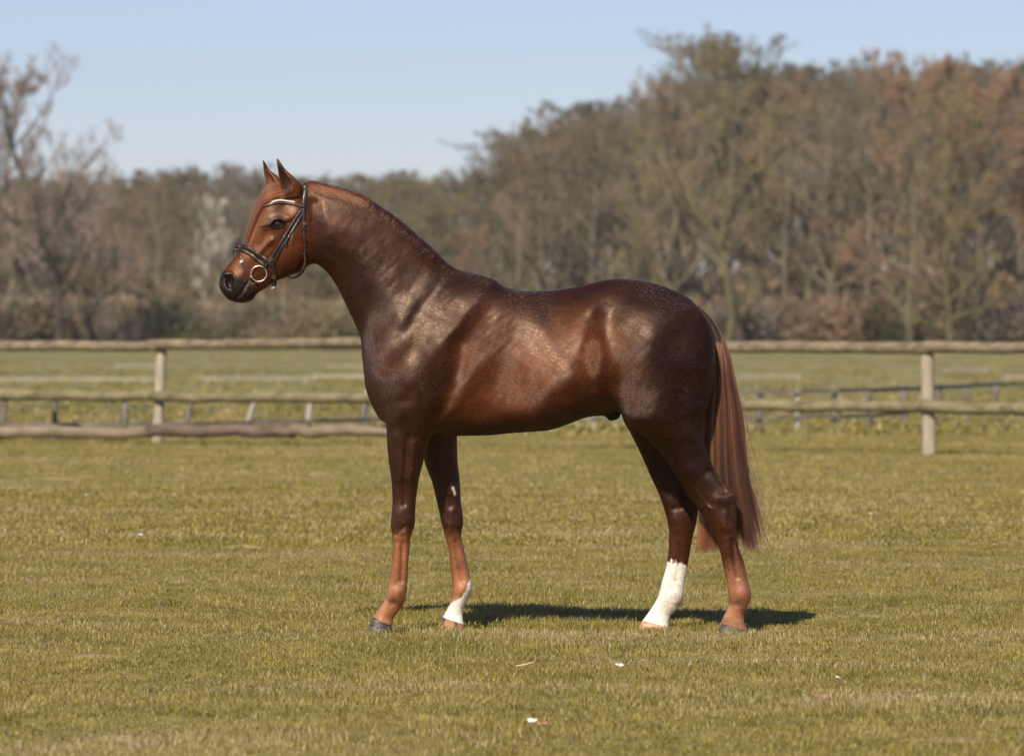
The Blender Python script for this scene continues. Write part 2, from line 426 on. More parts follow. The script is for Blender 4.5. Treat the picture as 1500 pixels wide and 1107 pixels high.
# ---- the wood behind: bare trees
def perp(d, r):
    v = r.normal(size=d.shape); v -= d * (v * d).sum(1)[:, None]; return v / np.linalg.norm(v, axis=1)[:, None]
def tree_geo(seed, H, spread=.36, n=(18, 9, 8, 8), trunk_h=.22, lean=0.0, fork=False, twig=.027, up=.35, leafy=0):
    """returns (trunk verts/faces, crown verts/faces) of a bare broadleaved tree H metres tall"""
    r = np.random.default_rng(seed)
    tp = np.array([[0, 0, -.4], [0.02 * H * lean, 0, .12 * H], [.10 * H * lean, .01 * H, .35 * H], [.26 * H * lean, 0, .58 * H], [.4 * H * lean, .0, .8 * H], [.5 * H * lean, 0, .96 * H]])
    tp[1:, :2] += r.normal(0, .010 * H, (5, 2)); tc_ = catmull(tp, 3); R0 = .016 * H
    rad = R0 * (1 - np.linspace(0, 1, len(tc_))) ** .8 + .02; rad[0] *= 1.5
    tm = MB().add(*tube(tc_, rad, 8))
    # limbs
    k = n[0]; t = np.sort(r.uniform(trunk_h, .97, k)); idx = t * (len(tc_) - 1); i0 = idx.astype(int).clip(0, len(tc_) - 2)
    st = tc_[i0] + (tc_[i0 + 1] - tc_[i0]) * (idx - i0)[:, None]
    az = np.arange(k) * 2.4 + r.normal(0, .4, k); el = r.uniform(.25, .8, k) + .55 * (t - .3)
    d = np.stack([np.cos(az) * np.cos(el), np.sin(az) * np.cos(el), np.sin(el)], 1)
    ln = H * spread * np.sqrt(np.clip(1 - ((t - .42) / .62) ** 2, .05, 1)) * r.uniform(.75, 1.12, k)
    lr = R0 * (1 - t) ** .8 * .62 + .03
    def segs(st, d, ln, lr, c, uplift):
        a = st; m_ = st + d * (ln * .5)[:, None] + perp(d, r) * (ln * .05)[:, None]
        d2 = d + np.array([0, 0, uplift]); d2 /= np.linalg.norm(d2, axis=1)[:, None]
        e = m_ + d2 * (ln * .5)[:, None]
        return a, m_, e, d2
    def prisms(pts, rads, m=5):
        """pts list of 3 arrays (k,3), rads list of 3 arrays"""
        k = len(pts[0]); V = []
        for q, rr, dd in zip(pts, rads, (pts[1] - pts[0], pts[2] - pts[0], pts[2] - pts[1])):
            dd = dd / (np.linalg.norm(dd, axis=1)[:, None] + 1e-9)
            u = np.cross(dd, np.array([.3, .9, .2])); u /= np.linalg.norm(u, axis=1)[:, None] + 1e-9; w = np.cross(dd, u)
            for j in range(m):
                a = 6.283 * j / m; V.append(q + rr[:, None] * (math.cos(a) * u + math.sin(a) * w))
        V = np.array(V).transpose(1, 0, 2).reshape(-1, 3); F = []
        for s in range(2):
            for j in range(m):
                b = np.arange(k) * 3 * m
                F.append(np.stack([b + s * m + j, b + s * m + (j + 1) % m, b + (s + 1) * m + (j + 1) % m, b + (s + 1) * m + j], 1))
        return V, np.vstack(F)
    def ribbons(a, m_, e, w):
        k = len(a); side = perp((e - a) / (np.linalg.norm(e - a, axis=1)[:, None] + 1e-9), r) * w[:, None] / 2
        V = np.stack([a - side, a + side, m_ + side * .7, m_ - side * .7, e], 1).reshape(-1, 3); b = np.arange(k) * 5
        F = np.vstack([np.stack([b, b + 1, b + 2, b + 3], 1), np.stack([b + 3, b + 2, b + 4, b + 4], 1)])
        return V, F
    A = segs(st, d, ln, lr, 0, .35)
    V, F = prisms(A[:3], [lr, lr * .65, lr * .28]); tm.add(V, F)
    crownV, crownF, off = [], [], 0
    cur = A; cl, cr = ln, lr
    for lev in range(1, 4):
        k = len(cl) * n[lev]; par = np.repeat(np.arange(len(cl)), n[lev]); tt = r.uniform(.22, 1, k) ** .8
        a, m_, e, _ = cur
        s0 = np.where((tt < .5)[:, None], a[par] + (m_[par] - a[par]) * (tt * 2)[:, None], m_[par] + (e[par] - m_[par]) * (tt * 2 - 1)[:, None])
        pd = (e[par] - a[par]); pd /= np.linalg.norm(pd, axis=1)[:, None]
        dd = pd * r.uniform(.35, .9, k)[:, None] + perp(pd, r) * r.uniform(.5, 1.0, k)[:, None] + np.array([0, 0, up])
        dd /= np.linalg.norm(dd, axis=1)[:, None]
        l2 = cl[par] * (1.05 - .55 * tt) * r.uniform(.35, .8, k) * (.80 if lev < 3 else 1.15)
        l2 = np.maximum(l2, .35); r2 = np.maximum(cr[par] * (1 - .65 * tt) * .5, .012)
        cur = segs(s0, dd, l2, r2, 0, up * .8); cl, cr = l2, r2
        if lev == 1: V, F = prisms(cur[:3], [r2, r2 * .65, r2 * .3], 4)
        else: V, F = ribbons(*cur[:3], np.maximum(r2 * 2, twig * (1.7 if lev == 2 else 1)))
        crownV.append(V); crownF.append(F + off); off += len(V)
    # buds, catkins or clinging leaves at the twig ends
    kb = int(len(cl) * (.35 + leafy)); q = r.integers(0, len(cl), kb); tt = r.uniform(.3, 1, kb)
    c = cur[1][q] + (cur[2][q] - cur[1][q]) * tt[:, None] + r.normal(0, .05, (kb, 3)); u = r.normal(size=(kb, 3)); u /= np.linalg.norm(u, axis=1)[:, None]; w = perp(u, r)
    s = r.uniform(.035, .08, kb)[:, None] * (1.25 if leafy else 1)
    V = np.stack([c - u * s, c + w * s * .6, c + u * s, c - w * s * .6], 1).reshape(-1, 3); b = np.arange(kb) * 4
    bud = (V, np.stack([b, b + 1, b + 2, b + 3], 1))
    return (np.vstack(tm.v), tm.f), (np.vstack(crownV), np.vstack(crownF)), bud

def bark(name, c1, c2, sc=.35):
    m, nt, b = mat_new(name); g = N(nt, "ShaderNodeNewGeometry")
    n = N(nt, "ShaderNodeTexNoise", i_Scale=sc, i_Detail=5., i_Roughness=.7); L(nt, g.outputs["Position"], n.inputs[0])
    L(nt, ramp(nt, n.outputs[0], [(.35, c1), (.65, c2)]), b.inputs["Base Color"])
    b.inputs["Roughness"].default_value = .95; b.inputs["Specular IOR Level"].default_value = .1
    return m
M_TRUNK = bark("grey_bark", (.10, .085, .065), (.19, .165, .11), .8)
M_MOSS = bark("mossy_bark", (.085, .078, .042), (.15, .13, .072), .8)
TW = {'grey': bark("grey_twigs", (.15, .125, .10), (.22, .185, .15)), 'olive': bark("olive_twigs", (.175, .145, .08), (.24, .195, .11)),
      'rust': bark("rusty_twigs", (.23, .15, .10), (.31, .20, .13)), 'brown': bark("brown_twigs", (.20, .145, .10), (.28, .205, .14)),
      'pale': bark("pale_twigs", (.42, .38, .32), (.55, .50, .43)), 'pink': bark("pinkish_twigs", (.22, .165, .145), (.29, .22, .19))}
BD = {'grey': TW['grey'], 'olive': bark("olive_buds", (.22, .185, .09), (.29, .24, .125)), 'rust': bark("withered_leaves", (.26, .165, .10), (.33, .215, .135)),
      'brown': TW['brown'], 'pale': bark("pale_buds", (.6, .56, .5), (.7, .66, .6)), 'pink': TW['pink']}
def variant(seed, H, **k):
    (tv, tf), (cv, cf), (bv, bf) = tree_geo(seed, H, **k)
    t = mesh_np("trunk", tv, tf, M_TRUNK, link=False).data; c = mesh_np("crown", cv, cf, TW['grey'], link=False, smooth=False).data
    c2 = mesh_np("buds", bv, bf, TW['grey'], link=False, smooth=False).data
    H = max(max(v.co.z for v in me.vertices) for me in (t, c, c2)); H = .985 * H
    return t, c, c2, H
VAR = [variant(1, 20, spread=.40), variant(2, 20, spread=.34, n=(20, 9, 8, 8)), variant(3, 20, spread=.44, trunk_h=.18), variant(4, 20, spread=.30, up=.6, n=(21, 9, 8, 8)),
       variant(5, 20, spread=.38, leafy=1.2, trunk_h=.15), variant(6, 20, spread=.36, n=(22, 9, 8, 8), trunk_h=.12)]
SKY = np.array([(-60, 70), (0, 75), (60, 130), (110, 215), (130, 244), (180, 252), (250, 250), (300, 242), (350, 234), (400, 245), (470, 256), (540, 258), (620, 250), (700, 238), (740, 218), (760, 184), (800, 158), (860, 155), (920, 168), (945, 130), (1000, 88), (1060, 50), (1100, 62), (1150, 105), (1200, 92), (1250, 86), (1330, 76), (1400, 90), (1450, 100), (1500, 88), (1600, 95)], float)
def place_tree(px, d, top, var, tint, label=None, group=None, wide=1.0, moss=False, lean_rz=None, trunk_mat=None):
    t, c, c2, H = VAR[var]; bx = (px - 750) * d / FPX
    ztop = EYE - (top - HORIZON) * d / FPX; s = ztop / H
    o = empty("bare_tree", (bx, d + CAMY, 0), rz=RNG.uniform(0, 6.28) if lean_rz is None else lean_rz, label=label, cat="tree", group=group)
    o.scale = (s * wide, s * wide, s)
    for nm, me, mt in (("trunk", t, trunk_mat or (M_MOSS if moss else M_TRUNK)), ("crown", c, TW[tint]), ("buds", c2, BD[tint])):
        q = bpy.data.objects.new(nm, me); COL.objects.link(q); q.parent = o
        q.material_slots[0].link = 'OBJECT'; q.material_slots[0].material = mt
    return o
FRONT = [  # px, depth, top, variant, tint, wide, moss, label
 (165, 470, 250, 1, 'brown', 1.0, 0, "low rusty brown tree just right of the tall leaning tree"),
 (232, 455, 250, 0, 'brown', 1.1, 0, "rounded low brown tree, second from the tall leaning tree"),
 (318, 440, 282, 3, 'pale', .8, 0, "pale whitish branched tree behind the horse's forehead"),
 (352, 470, 236, 2, 'grey', 1.0, 0, "grey round tree directly behind the horse's face"),
 (430, 480, 250, 5, 'olive', 1.0, 0, "low olive grey tree behind the horse's ears"),
 (505, 475, 258, 0, 'olive', 1.0, 1, "greenish tree above the horse's crest behind the bridle"),
 (575, 470, 256, 2, 'olive', 1.05, 1, "greenish budding tree above the middle of the mane"),
 (640, 470, 250, 1, 'olive', 1.0, 1, "olive tree behind the lower part of the horse's mane"),
 (700, 430, 330, 4, 'rust', .8, 0, "small rusty tree just above the horse's withers"),
 (712, 475, 236, 3, 'grey', .9, 0, "slim grey tree rising above the withers"),
 (795, 425, 158, 0, 'brown', .95, 0, "broad grey-brown tree above the middle of the horse's back"),
 (868, 440, 155, 2, 'grey', .95, 0, "grey fine-twigged tree above the loins of the horse"),
 (930, 400, 250, 5, 'olive', .8, 1, "smaller olive tree with a slanting yellow limb above the croup"),
 (985, 425, 100, 1, 'brown', .9, 0, "tall brown tree left of the tallest crown"),
 (1060, 400, 50, 2, 'olive', 1.0, 1, "tallest tree with broad mossy olive crown above the tail"),
 (1150, 430, 104, 3, 'brown', 1.0, 0, "brown tree right beside the tallest crown"),
 (1215, 420, 90, 1, 'grey', .9, 0, "dense grey tree in the gap between tallest and rusty trees"),
 (1272, 440, 88, 0, 'brown', .9, 0, "grey-brown tree left of the rusty leaved tree"),
 (1335, 405, 76, 4, 'rust', .95, 0, "tall rusty orange tree above the upright fence post"),
 (1392, 400, 110, 5, 'olive', .85, 1, "ivy-yellow stemmed tree between the two rusty trees"),
 (1440, 412, 95, 4, 'rust', .9, 0, "second rusty orange tree near the right edge"),
 (1500, 415, 86, 1, 'pink', .9, 0, "pinkish grey tree cut by the right edge of the photo"),
]
for (px, d, top, va, tn, wd, ms, lb) in FRONT:
    place_tree(px, d, top, va, tn, lb, "bare trees along the edge of the wood", wd, bool(ms))
VAR.append(variant(77, 20, spread=.42, lean=-.42, n=(21, 9, 8, 8), trunk_h=.2))
place_tree(88, 402, 62, 6, 'pink', "tall leaning bare tree at the left edge with wide pinkish crown", "bare trees along the edge of the wood", 1.1, False, 0.0, trunk_mat=bark("dark_bark", (.05, .042, .035), (.10, .085, .065)))
place_tree(14, 425, 92, 3, 'pink', "bare grey-pink tree at the very left edge, upright beside the leaning one", "bare trees along the edge of the wood", 1.15)
# deeper rows of the same wood read as one mass
HM = float(np.mean([v[3] for v in VAR[:6]])) * .99; print('HM', HM)
src = []
for (t, c, c2, H), tn in zip(VAR[:6] * 2, ['brown', 'grey', 'olive', 'brown', 'rust', 'brown', 'grey', 'olive', 'brown', 'grey', 'olive', 'pink']):
    vs, fs, ms, off = [], [], [], 0
    me = bpy.data.meshes.new("wood_tree")
    bm = bmesh.new(); bm.from_mesh(t)
    nf = len(bm.faces); bm.from_mesh(c); nf2 = len(bm.faces); bm.from_mesh(c2); bm.faces.ensure_lookup_table()
    for f in bm.faces[nf:nf2]: f.material_index = 1
    for f in bm.faces[nf2:]: f.material_index = 2
    bm.to_mesh(me); bm.free()
    me.materials.clear(); me.materials.append(M_TRUNK); me.materials.append(TW[tn]); me.materials.append(BD[tn])
    src.append(bpy.data.objects.new("wood_tree", me))
pts, scl = [], []
for d0, drop, step in ((455, 12, 55), (495, 4, 52), (540, 2, 50), (590, 6, 50)):
    for px in np.arange(-140, 1660, step):
        x = px + RNG.normal(0, 12); top = np.interp(x if x > 150 else 150, SKY[:, 0], SKY[:, 1]) + drop + RNG.uniform(0, 12)
        d = d0 + RNG.uniform(-15, 15) + (30 if x < 720 else 0)
        z = EYE - (top - HORIZON) * d / FPX; s = z / HM
        pts.append(((x - 750) * d / FPX, d + CAMY, 0)); w = s * RNG.uniform(.85, 1.25) + .12; scl.append((w, w, s))
scatter("woodland", pts, scl, src, "deeper rows of bare trees massed behind the front trees", tilt=.01)
# undergrowth along the edge of the wood
def bush(seed, tint, leaf=None, n=900):
    r = np.random.default_rng(seed)
    a = r.uniform(0, 6.28, n); el = r.uniform(.3, 1.5, n); d = np.stack([np.cos(a) * np.cos(el), np.sin(a) * np.cos(el), np.sin(el)], 1)
    st = r.normal(0, .5, (n, 3)) * np.array([1, 1, 0]); ln = r.uniform(.8, 2.4, n)
    e = st + d * ln[:, None]; side = perp(d, r) * .035
    V = np.stack([st - side, st + side, e + side * .4, e - side * .4], 1).reshape(-1, 3); b = np.arange(n) * 4
    F = np.stack([b, b + 1, b + 2, b + 3], 1); mats = [tint]
    kb = n * 3; q = r.integers(0, n, kb); c = st[q] + d[q] * (ln[q] * r.uniform(.3, 1, kb))[:, None] + r.normal(0, .12, (kb, 3))
    u = r.normal(size=(kb, 3)); u /= np.linalg.norm(u, axis=1)[:, None]; w = perp(u, r); s = r.uniform(.06, .13, kb)[:, None]
    V2 = np.stack([c - u * s, c + w * s * .6, c + u * s, c - w * s * .6], 1).reshape(-1, 3); b2 = np.arange(kb) * 4 + len(V)
    o = mesh_np("bush", np.vstack([V, V2]), np.vstack([F, np.stack([b2, b2 + 1, b2 + 2, b2 + 3], 1)]), tint, link=False, smooth=False)
    o.data.materials.append(leaf or tint); mi = np.zeros(len(F) + kb, np.int32); mi[len(F):] = 1; o.data.polygons.foreach_set("material_index", mi)
    return o
M_EVER = bark("evergreen_leaves", (.035, .05, .022), (.06, .08, .035)); M_DARKL = bark("dark_ivy", (.05, .05, .025), (.09, .085, .04))
bs = [bush(1, TW['brown'], BD['rust']), bush(2, TW['grey']), bush(3, TW['olive'], BD['olive']), bush(4, M_TRUNK, M_EVER), bush(5, TW['brown'], M_DARKL), bush(6, TW['brown']), bush(7, TW['grey'], M_DARKL)]
pts, scl = [], []
for px in np.arange(-120, 1640, 9):
    for _ in range(2):
        d = RNG.uniform(408, 470); pts.append(((px + RNG.normal(0, 8) - 750) * d / FPX, d + CAMY, 0)); s = RNG.uniform(.6, 1.9); scl.append((s * 1.1, s * 1.1, s))
for px in np.arange(-140, 1660, 16):
    d = RNG.uniform(480, 570); pts.append(((px + RNG.normal(0, 8) - 750) * d / FPX, d + CAMY, 0)); s = RNG.uniform(1.8, 3.2); scl.append((s * 1.2, s * 1.2, s))
scatter("undergrowth", pts, scl, bs, "brown and dark green bushes along the foot of the wood", tilt=.05)
# rough grass tussocks and weeds in the meadow behind the fence
pts = []; n = 2600
d = RNG.uniform(76, 400, n) ; d = 76 + (d - 76) * RNG.uniform(0, 1, n)
pts = np.stack([RNG.uniform(-1, 1, n) * (d * .095 + 2), d + CAMY, np.zeros(n)], 1)
big = [tuft(60 + i, 60, .5, .16, .03) for i in range(4)]
scatter("meadow_tussocks", pts, np.stack([RNG.uniform(.5, 1.3, n)] * 2 + [RNG.uniform(.2, .6, n)], 1), big, "rough grass tussocks in the meadow beyond the fence")

# ---- thin spring haze
M_HAZE = bpy.data.materials.new("haze"); M_HAZE.use_nodes = True; nt = M_HAZE.node_tree; nt.nodes.clear()
o_ = nt.nodes.new("ShaderNodeOutputMaterial"); v_ = nt.nodes.new("ShaderNodeVolumePrincipled")
v_.inputs["Color"].default_value = (.78, .79, .82, 1); v_.inputs["Density"].default_value = .00009; v_.inputs["Anisotropy"].default_value = .0
nt.links.new(v_.outputs[0], o_.inputs["Volume"])
hz = MB().box((0, 290, 15), (520, 700, 34)).build("haze", M_HAZE, smooth=False)
tag(hz, label="thin pale spring haze over meadow and wood", kind="stuff")
# ================================================================== THE HORSE
VOX = 0.004
NY, FY = -0.15, 0.15      # depth of near and far hooves
LO = np.array([-1.50, -0.40, -0.012]); HI = np.array([1.14, 0.40, 2.27])
DIM = np.ceil((HI - LO) / VOX).astype(int)
field = np.full(DIM, 0.1, np.float32)
XF = openvdb.createLinearTransform(voxelSize=VOX)

def sdf(verts, tris, band):
    """signed distance of a closed mesh as (array, lower index corner)"""
    g = openvdb.FloatGrid.createLevelSetFromPolygons(((verts - LO)).astype(np.float32), triangles=tris.astype(np.uint32),
                                              transform=XF, halfWidth=band / VOX)
    mn = np.maximum(np.floor((verts.min(0) - band - LO) / VOX).astype(int), 0)
    mx = np.minimum(np.ceil((verts.max(0) + band - LO) / VOX).astype(int) + 1, DIM)
    a = np.empty(mx - mn, np.float32)
    g.copyToArray(a, ijk=tuple(int(i) for i in mn))
    return a, mn, mx
def smin_part(stations, k, band=None, **kw):
    v, t = loft(stations, **kw)
    a, mn, mx = sdf(v, t, .1)
    sl_ = tuple(slice(i, j) for i, j in zip(mn, mx))
    f = field[sl_]
    h = np.maximum(k - np.abs(f - a), 0) / k
    field[sl_] = np.minimum(f, a) - h * h * k * .25
def carve(stations, k, **kw):
    v, t = loft(stations, **kw)
    a, mn, mx = sdf(v, t, max(k * 1.05, .02))
    sl_ = tuple(slice(i, j) for i, j in zip(mn, mx))
    f = field[sl_]; a = -a
    h = np.maximum(k - np.abs(f - a), 0) / k
    field[sl_] = np.maximum(f, a) + h * h * k * .25

TRUNK = [
 (540, 520, 541, 566, .07, 0, 2.1), (549, 480, 552, 596, .15, 0, 2.0, -.1), (563, 458, 566, 616, .185, 0, 2.0, -.25),
 (590, 436, 592, 629, .208, 0, 1.9, -.38), (625, 418, 625, 635, .220, 0, 1.9, -.45), (660, 408, 655, 638, .222, 0, 2.1, -.35),
 (692, 407.5, 686, 638, .212, 0, 2.4, -.2), (725, 417.5, 720, 637, .226, 0, 2.45, -.2), (755, 424.5, 750, 634, .256, 0, 2.2, -.3),
 (785, 426, 780, 632, .296, 0, 1.9, -.42), (812, 425, 808, 629, .324, 0, 1.72, -.46), (840, 421, 832, 621, .328, 0, 1.70, -.44), (870, 414, 862, 610, .298, 0, 1.8, -.36),
 (900, 408.5, 890, 604, .27, 0, 1.8, -.3), (935, 410.5, 925, 600, .258, 0, 1.8, -.28), (965, 417, 960, 598, .248, 0, 1.8, -.25),
 (993, 428.5, 992, 596, .232, 0, 1.85, -.22), (1017, 444, 1020, 590, .205, 0, 1.95, -.15), (1034, 478, 1036, 575, .165, 0, 2.2, -.05), (1042, 505, 1043, 550, .08, 0, 2, 0)]
NECK = [
 (452, 276, 456, 384, .062, 0, 2.2), (470, 275, 465, 387, .074, 0, 2.2), (500, 282, 481, 401, .080, 0, 2.2),
 (535, 295, 495, 422, .084, 0, 2.2, .0), (570, 317, 508, 449, .094, 0, 2.2, -.1), (600, 341, 520, 474, .108, 0, 2.2, -.12), (630, 367, 531, 499, .128, 0, 2.2, -.18),
 (657, 392, 537, 530, .155, 0, 2.2, -.2), (690, 406, 546, 575, .18, 0, 2.1, -.2), (720, 415, 562, 606, .20, 0, 2.1, -.2)]
HEAD = [
 (462, 272, 459, 384, .055, 0, 2.2), (448, 271, 452, 389, .068, 0, 2.3), (430, 271, 444, 395, .082, 0, 2.5), (408, 274, 437, 400, .090, 0, 2.5, -.05),
 (393, 281, 428, 402, .096, 0, 2.5, .05), (383, 297, 420, 406, .096, 0, 2.5, .15), (374, 318, 411, 409, .088, 0, 2.5, .15),
 (367, 336, 403, 413, .074, 0, 2.5, .1), (359, 355, 395, 418, .062, 0, 2.4, .05), (351, 367, 388, 423, .055, 0, 2.4), (343, 377, 381, 427, .054, 0, 2.3),
 (335, 387, 375, 432, .056, 0, 2.2), (327, 397, 370, 439, .058, 0, 2.2), (322, 407, 358, 443.5, .055, 0, 2.2), (320.5, 416, 345, 442.5, .048, 0, 2.2), (323, 425, 334, 439, .030, 0, 2)]
FORE_N = [
 (572, 492, 652, 470, .04, -.10), (562, 535, 664, 505, .095, -.125), (558, 572, 664, 540, .115, -.135), (562, 603, 655, 580, .112, -.14), (566, 626, 640, 612, .094, -.145), (567, 645, 629, 642, .078, -.147),
 (569, 672, 621, 672, .068, -.148), (573, 700, 614, 700, .056, -.15), (575, 730, 609.5, 730, .047, -.15), (574, 752, 608, 752, .050, -.15),
 (572.5, 768, 607.5, 768, .050, -.15), (575, 785, 602, 785, .042, -.15), (575.3, 800, 600, 801, .031, -.15), (573.7, 825, 598, 826, .0275, -.15),
 (570, 848, 597, 850, .029, -.15), (567, 865, 595.5, 867, .035, -.15), (564, 877, 592, 883, .035, -.15), (557, 889, 583, 896, .030, -.15),
 (550, 899, 576, 906, .032, -.15), (546, 905, 575, 917, .040, -.15)]
FORE_F = [
 (600, 560, 672, 545, .085, .12), (606, 600, 672, 590, .09, .13), (613, 630, 669.5, 622, .08, .14), (618, 655, 669.5, 650, .072, .147),
 (623, 680, 670.6, 678, .063, .15), (633, 706, 673.5, 704, .053, .15), (640, 735, 675, 733, .047, .15), (644, 752, 677.5, 752, .049, .15),
 (648, 770, 678.5, 766, .050, .15), (652, 786, 675.5, 782, .042, .15), (657, 803, 678.5, 799, .031, .15), (659, 820, 683, 818, .0275, .15),
 (661, 840, 687.5, 838, .029, .15), (663, 862, 691, 861, .035, .15), (661, 877, 685, 877, .034, .15), (655, 891, 678.5, 893, .030, .15),
 (649.5, 902, 678, 905, .032, .15), (647, 906, 680, 915, .040, .15)]
HIND_N = [
 (930, 436, 1022, 455, .035, -.10), (918, 452, 1034, 472, .080, -.12, 2, .15), (905, 510, 1044, 510, .115, -.13, 2, .2), (905, 565, 1044, 550, .138, -.135, 2, .25), (913, 608, 1038, 592, .145, -.14, 2, .2), (932, 629, 1031, 616, .125, -.145, 2, .1),
 (952, 646, 1029.5, 640, .098, -.15), (975, 673, 1036, 662, .068, -.15), (992, 700, 1047, 688, .054, -.15), (1010, 727, 1062, 709, .046, -.15),
 (1024, 748, 1077, 724, .043, -.15), (1038, 769, 1079, 748, .043, -.15), (1048, 786, 1078, 776, .038, -.15), (1054, 804, 1081.5, 800, .032, -.15),
 (1059, 828, 1090, 824, .030, -.15), (1064, 851, 1095.5, 848, .031, -.15), (1067, 868, 1100.5, 871, .036, -.15), (1068, 881, 1096, 886, .034, -.15),
 (1063.5, 895, 1090, 899, .031, -.15), (1057.5, 907, 1091, 914, .036, -.15), (1055.5, 914, 1096, 924, .041, -.15)]
HIND_F = [
 (930, 436, 1022, 455, .035, .10), (918, 452, 1034, 472, .080, .12), (915, 500, 1030, 500, .11, .13), (907, 560, 1030, 555, .135, .135), (911, 608, 1015, 595, .13, .14), (923, 633, 1003, 618, .09, .145), (938, 663, 1003, 646, .07, .15),
 (952, 695, 1010, 678, .055, .15), (965, 723, 1018, 706, .046, .15), (973, 746, 1024, 731, .043, .15), (979, 770, 1021, 761, .042, .15),
 (980, 788, 1015, 785, .036, .15), (978.5, 813, 1010, 812, .030, .15), (973.5, 838, 1005.5, 838, .029, .15), (969, 853, 1002.5, 854, .031, .15), (964, 872, 1000.5, 875, .036, .15),
 (957.5, 885, 994, 889, .034, .15), (949.5, 897, 983, 901, .031, .15), (943, 906, 979.5, 912, .036, .15), (939, 912, 980, 920, .041, .15)]
EAR_N = [(417, 290, 441, 289, .026, -.056), (412, 276, 442, 272, .028, -.060), (409.5, 264, 431.5, 260, .024, -.064), (407.5, 252, 420, 250, .017, -.066), (406, 243, 413.5, 242, .010, -.066), (404.8, 235, 408.8, 234.5, .006, -.064), (404.5, 231, 405.5, 231, .003, -.064)]
EAR_F = [(402, 284, 416, 276, .030, .056), (394, 274, 412, 265, .030, .060), (389, 264, 405, 257, .026, .064), (386.5, 253, 396, 250, .016, .066), (385.8, 245, 391.5, 244, .010, .066), (384.8, 238, 388.5, 238, .006, .064), (384.5, 234, 385.5, 234, .003, .064)]
SHEATH = [(858, 600, 858, 607, .03, 0), (872, 590, 873, 608, .045, 0), (886, 590, 885, 609, .045, 0), (896, 592, 893, 615.5, .04, 0), (903, 594, 902, 614.5, .035, 0), (910, 598, 908, 610, .02, 0)]

_tv, _tt, _o = [], [], 0
for _st in (TRUNK, NECK, HEAD):
    _v, _t = loft(_st, seg=6, m=48); _tv.append(_v); _tt.append(_t + _o); _o += len(_v)
CORE = BVHTree.FromPolygons([Vector(v) for v in np.vstack(_tv)], [tuple(int(i) for i in q) for q in np.vstack(_tt)])   # head, neck and trunk without ears
smin_part(TRUNK, .03)
smin_part(NECK, .09)
smin_part(HEAD, .025)
for leg, k in ((FORE_N, .045), (FORE_F, .045), (HIND_N, .06), (HIND_F, .06)): smin_part(leg, k)
smin_part(SHEATH, .02)
smin_part(EAR_N, .012); smin_part(EAR_F, .012)
# hollow ears, nostrils
carve([(413.5, 281, 427, 279, .014, -.082), (410, 270, 427, 268, .020, -.084), (408, 259, 421, 258, .019, -.084), (406.8, 249, 415, 249, .012, -.082), (406, 243, 410, 243, .005, -.078)], .006)
carve([(394, 274, 404, 269, .018, .036), (389, 264, 399, 259, .018, .044), (386.5, 253, 392.5, 251, .012, .05), (386, 246, 389, 246, .005, .055)], .006)
for s in (-1, 1):
    carve([(331, 403, 337, 402, .006, s * .064), (328.5, 407, 340.5, 406, .014, s * .058), (329, 412, 342, 412, .017, s * .054), (331.5, 418, 341.5, 419, .013, s * .052), (335, 423, 340, 423, .006, s * .052)], .006)
    smin_part([(329, 399, 336, 397, .004, s * .050), (325.5, 404, 341, 400, .008, s * .052), (340, 401, 345, 405, .007, s * .053), (343, 411, 347, 412, .007, s * .053), (341, 420, 345, 422, .006, s * .051)], .012)

gr = openvdb.FloatGrid(0.1); gr.copyFromArray(field); gr.transform = XF
HP, HT, HQ = gr.convertToPolygons(isovalue=0.0, adaptivity=0.0)
HV = HP.astype(np.float64) + LO
HQ = HQ.astype(np.int64)
HF = [tuple(q) for q in HQ]
del field, gr

def vnormals(V, Q):
    a, b, c, d = V[Q[:, 0]], V[Q[:, 1]], V[Q[:, 2]], V[Q[:, 3]]
    n = np.cross(c - a, d - b)
    out = np.zeros_like(V)
    for i in range(4):
        for k in range(3): out[:, k] += np.bincount(Q[:, i], n[:, k], len(V))
    return out / (np.linalg.norm(out, axis=1)[:, None] + 1e-12)
def relax(V, Q, it, lam=.5):
    e = np.vstack([Q[:, [0, 1]], Q[:, [1, 2]], Q[:, [2, 3]], Q[:, [3, 0]]])
    deg = np.bincount(e[:, 0], minlength=len(V)) + np.bincount(e[:, 1], minlength=len(V))
    for _ in range(it):
        s = np.zeros_like(V)
        for k in range(3):
            s[:, k] = np.bincount(e[:, 0], V[e[:, 1], k], len(V)) + np.bincount(e[:, 1], V[e[:, 0], k], len(V))
        V = V + lam * (s / deg[:, None] - V)
    return V
HV = relax(HV, HQ, 3)
HN = vnormals(HV, HQ)
# outward winding?
cen = HV[np.argmax(HV[:, 2])]
if HN[np.argmax(HV[:, 2]), 2] < 0:
    HQ = HQ[:, ::-1]; HN = -HN
hx, hy = PX(HV)

def seg_dist(x, y, pts):
    d = np.full(len(x), 1e9)
    if len(pts) == 1: return np.hypot(x - pts[0][0], y - pts[0][1])
    for (x0, y0), (x1, y1) in zip(pts[:-1], pts[1:]):
        vx, vy = x1 - x0, y1 - y0
        t = np.clip(((x - x0) * vx + (y - y0) * vy) / (vx * vx + vy * vy), 0, 1)
        d = np.minimum(d, np.hypot(x - x0 - t * vx, y - y0 - t * vy))
    return d
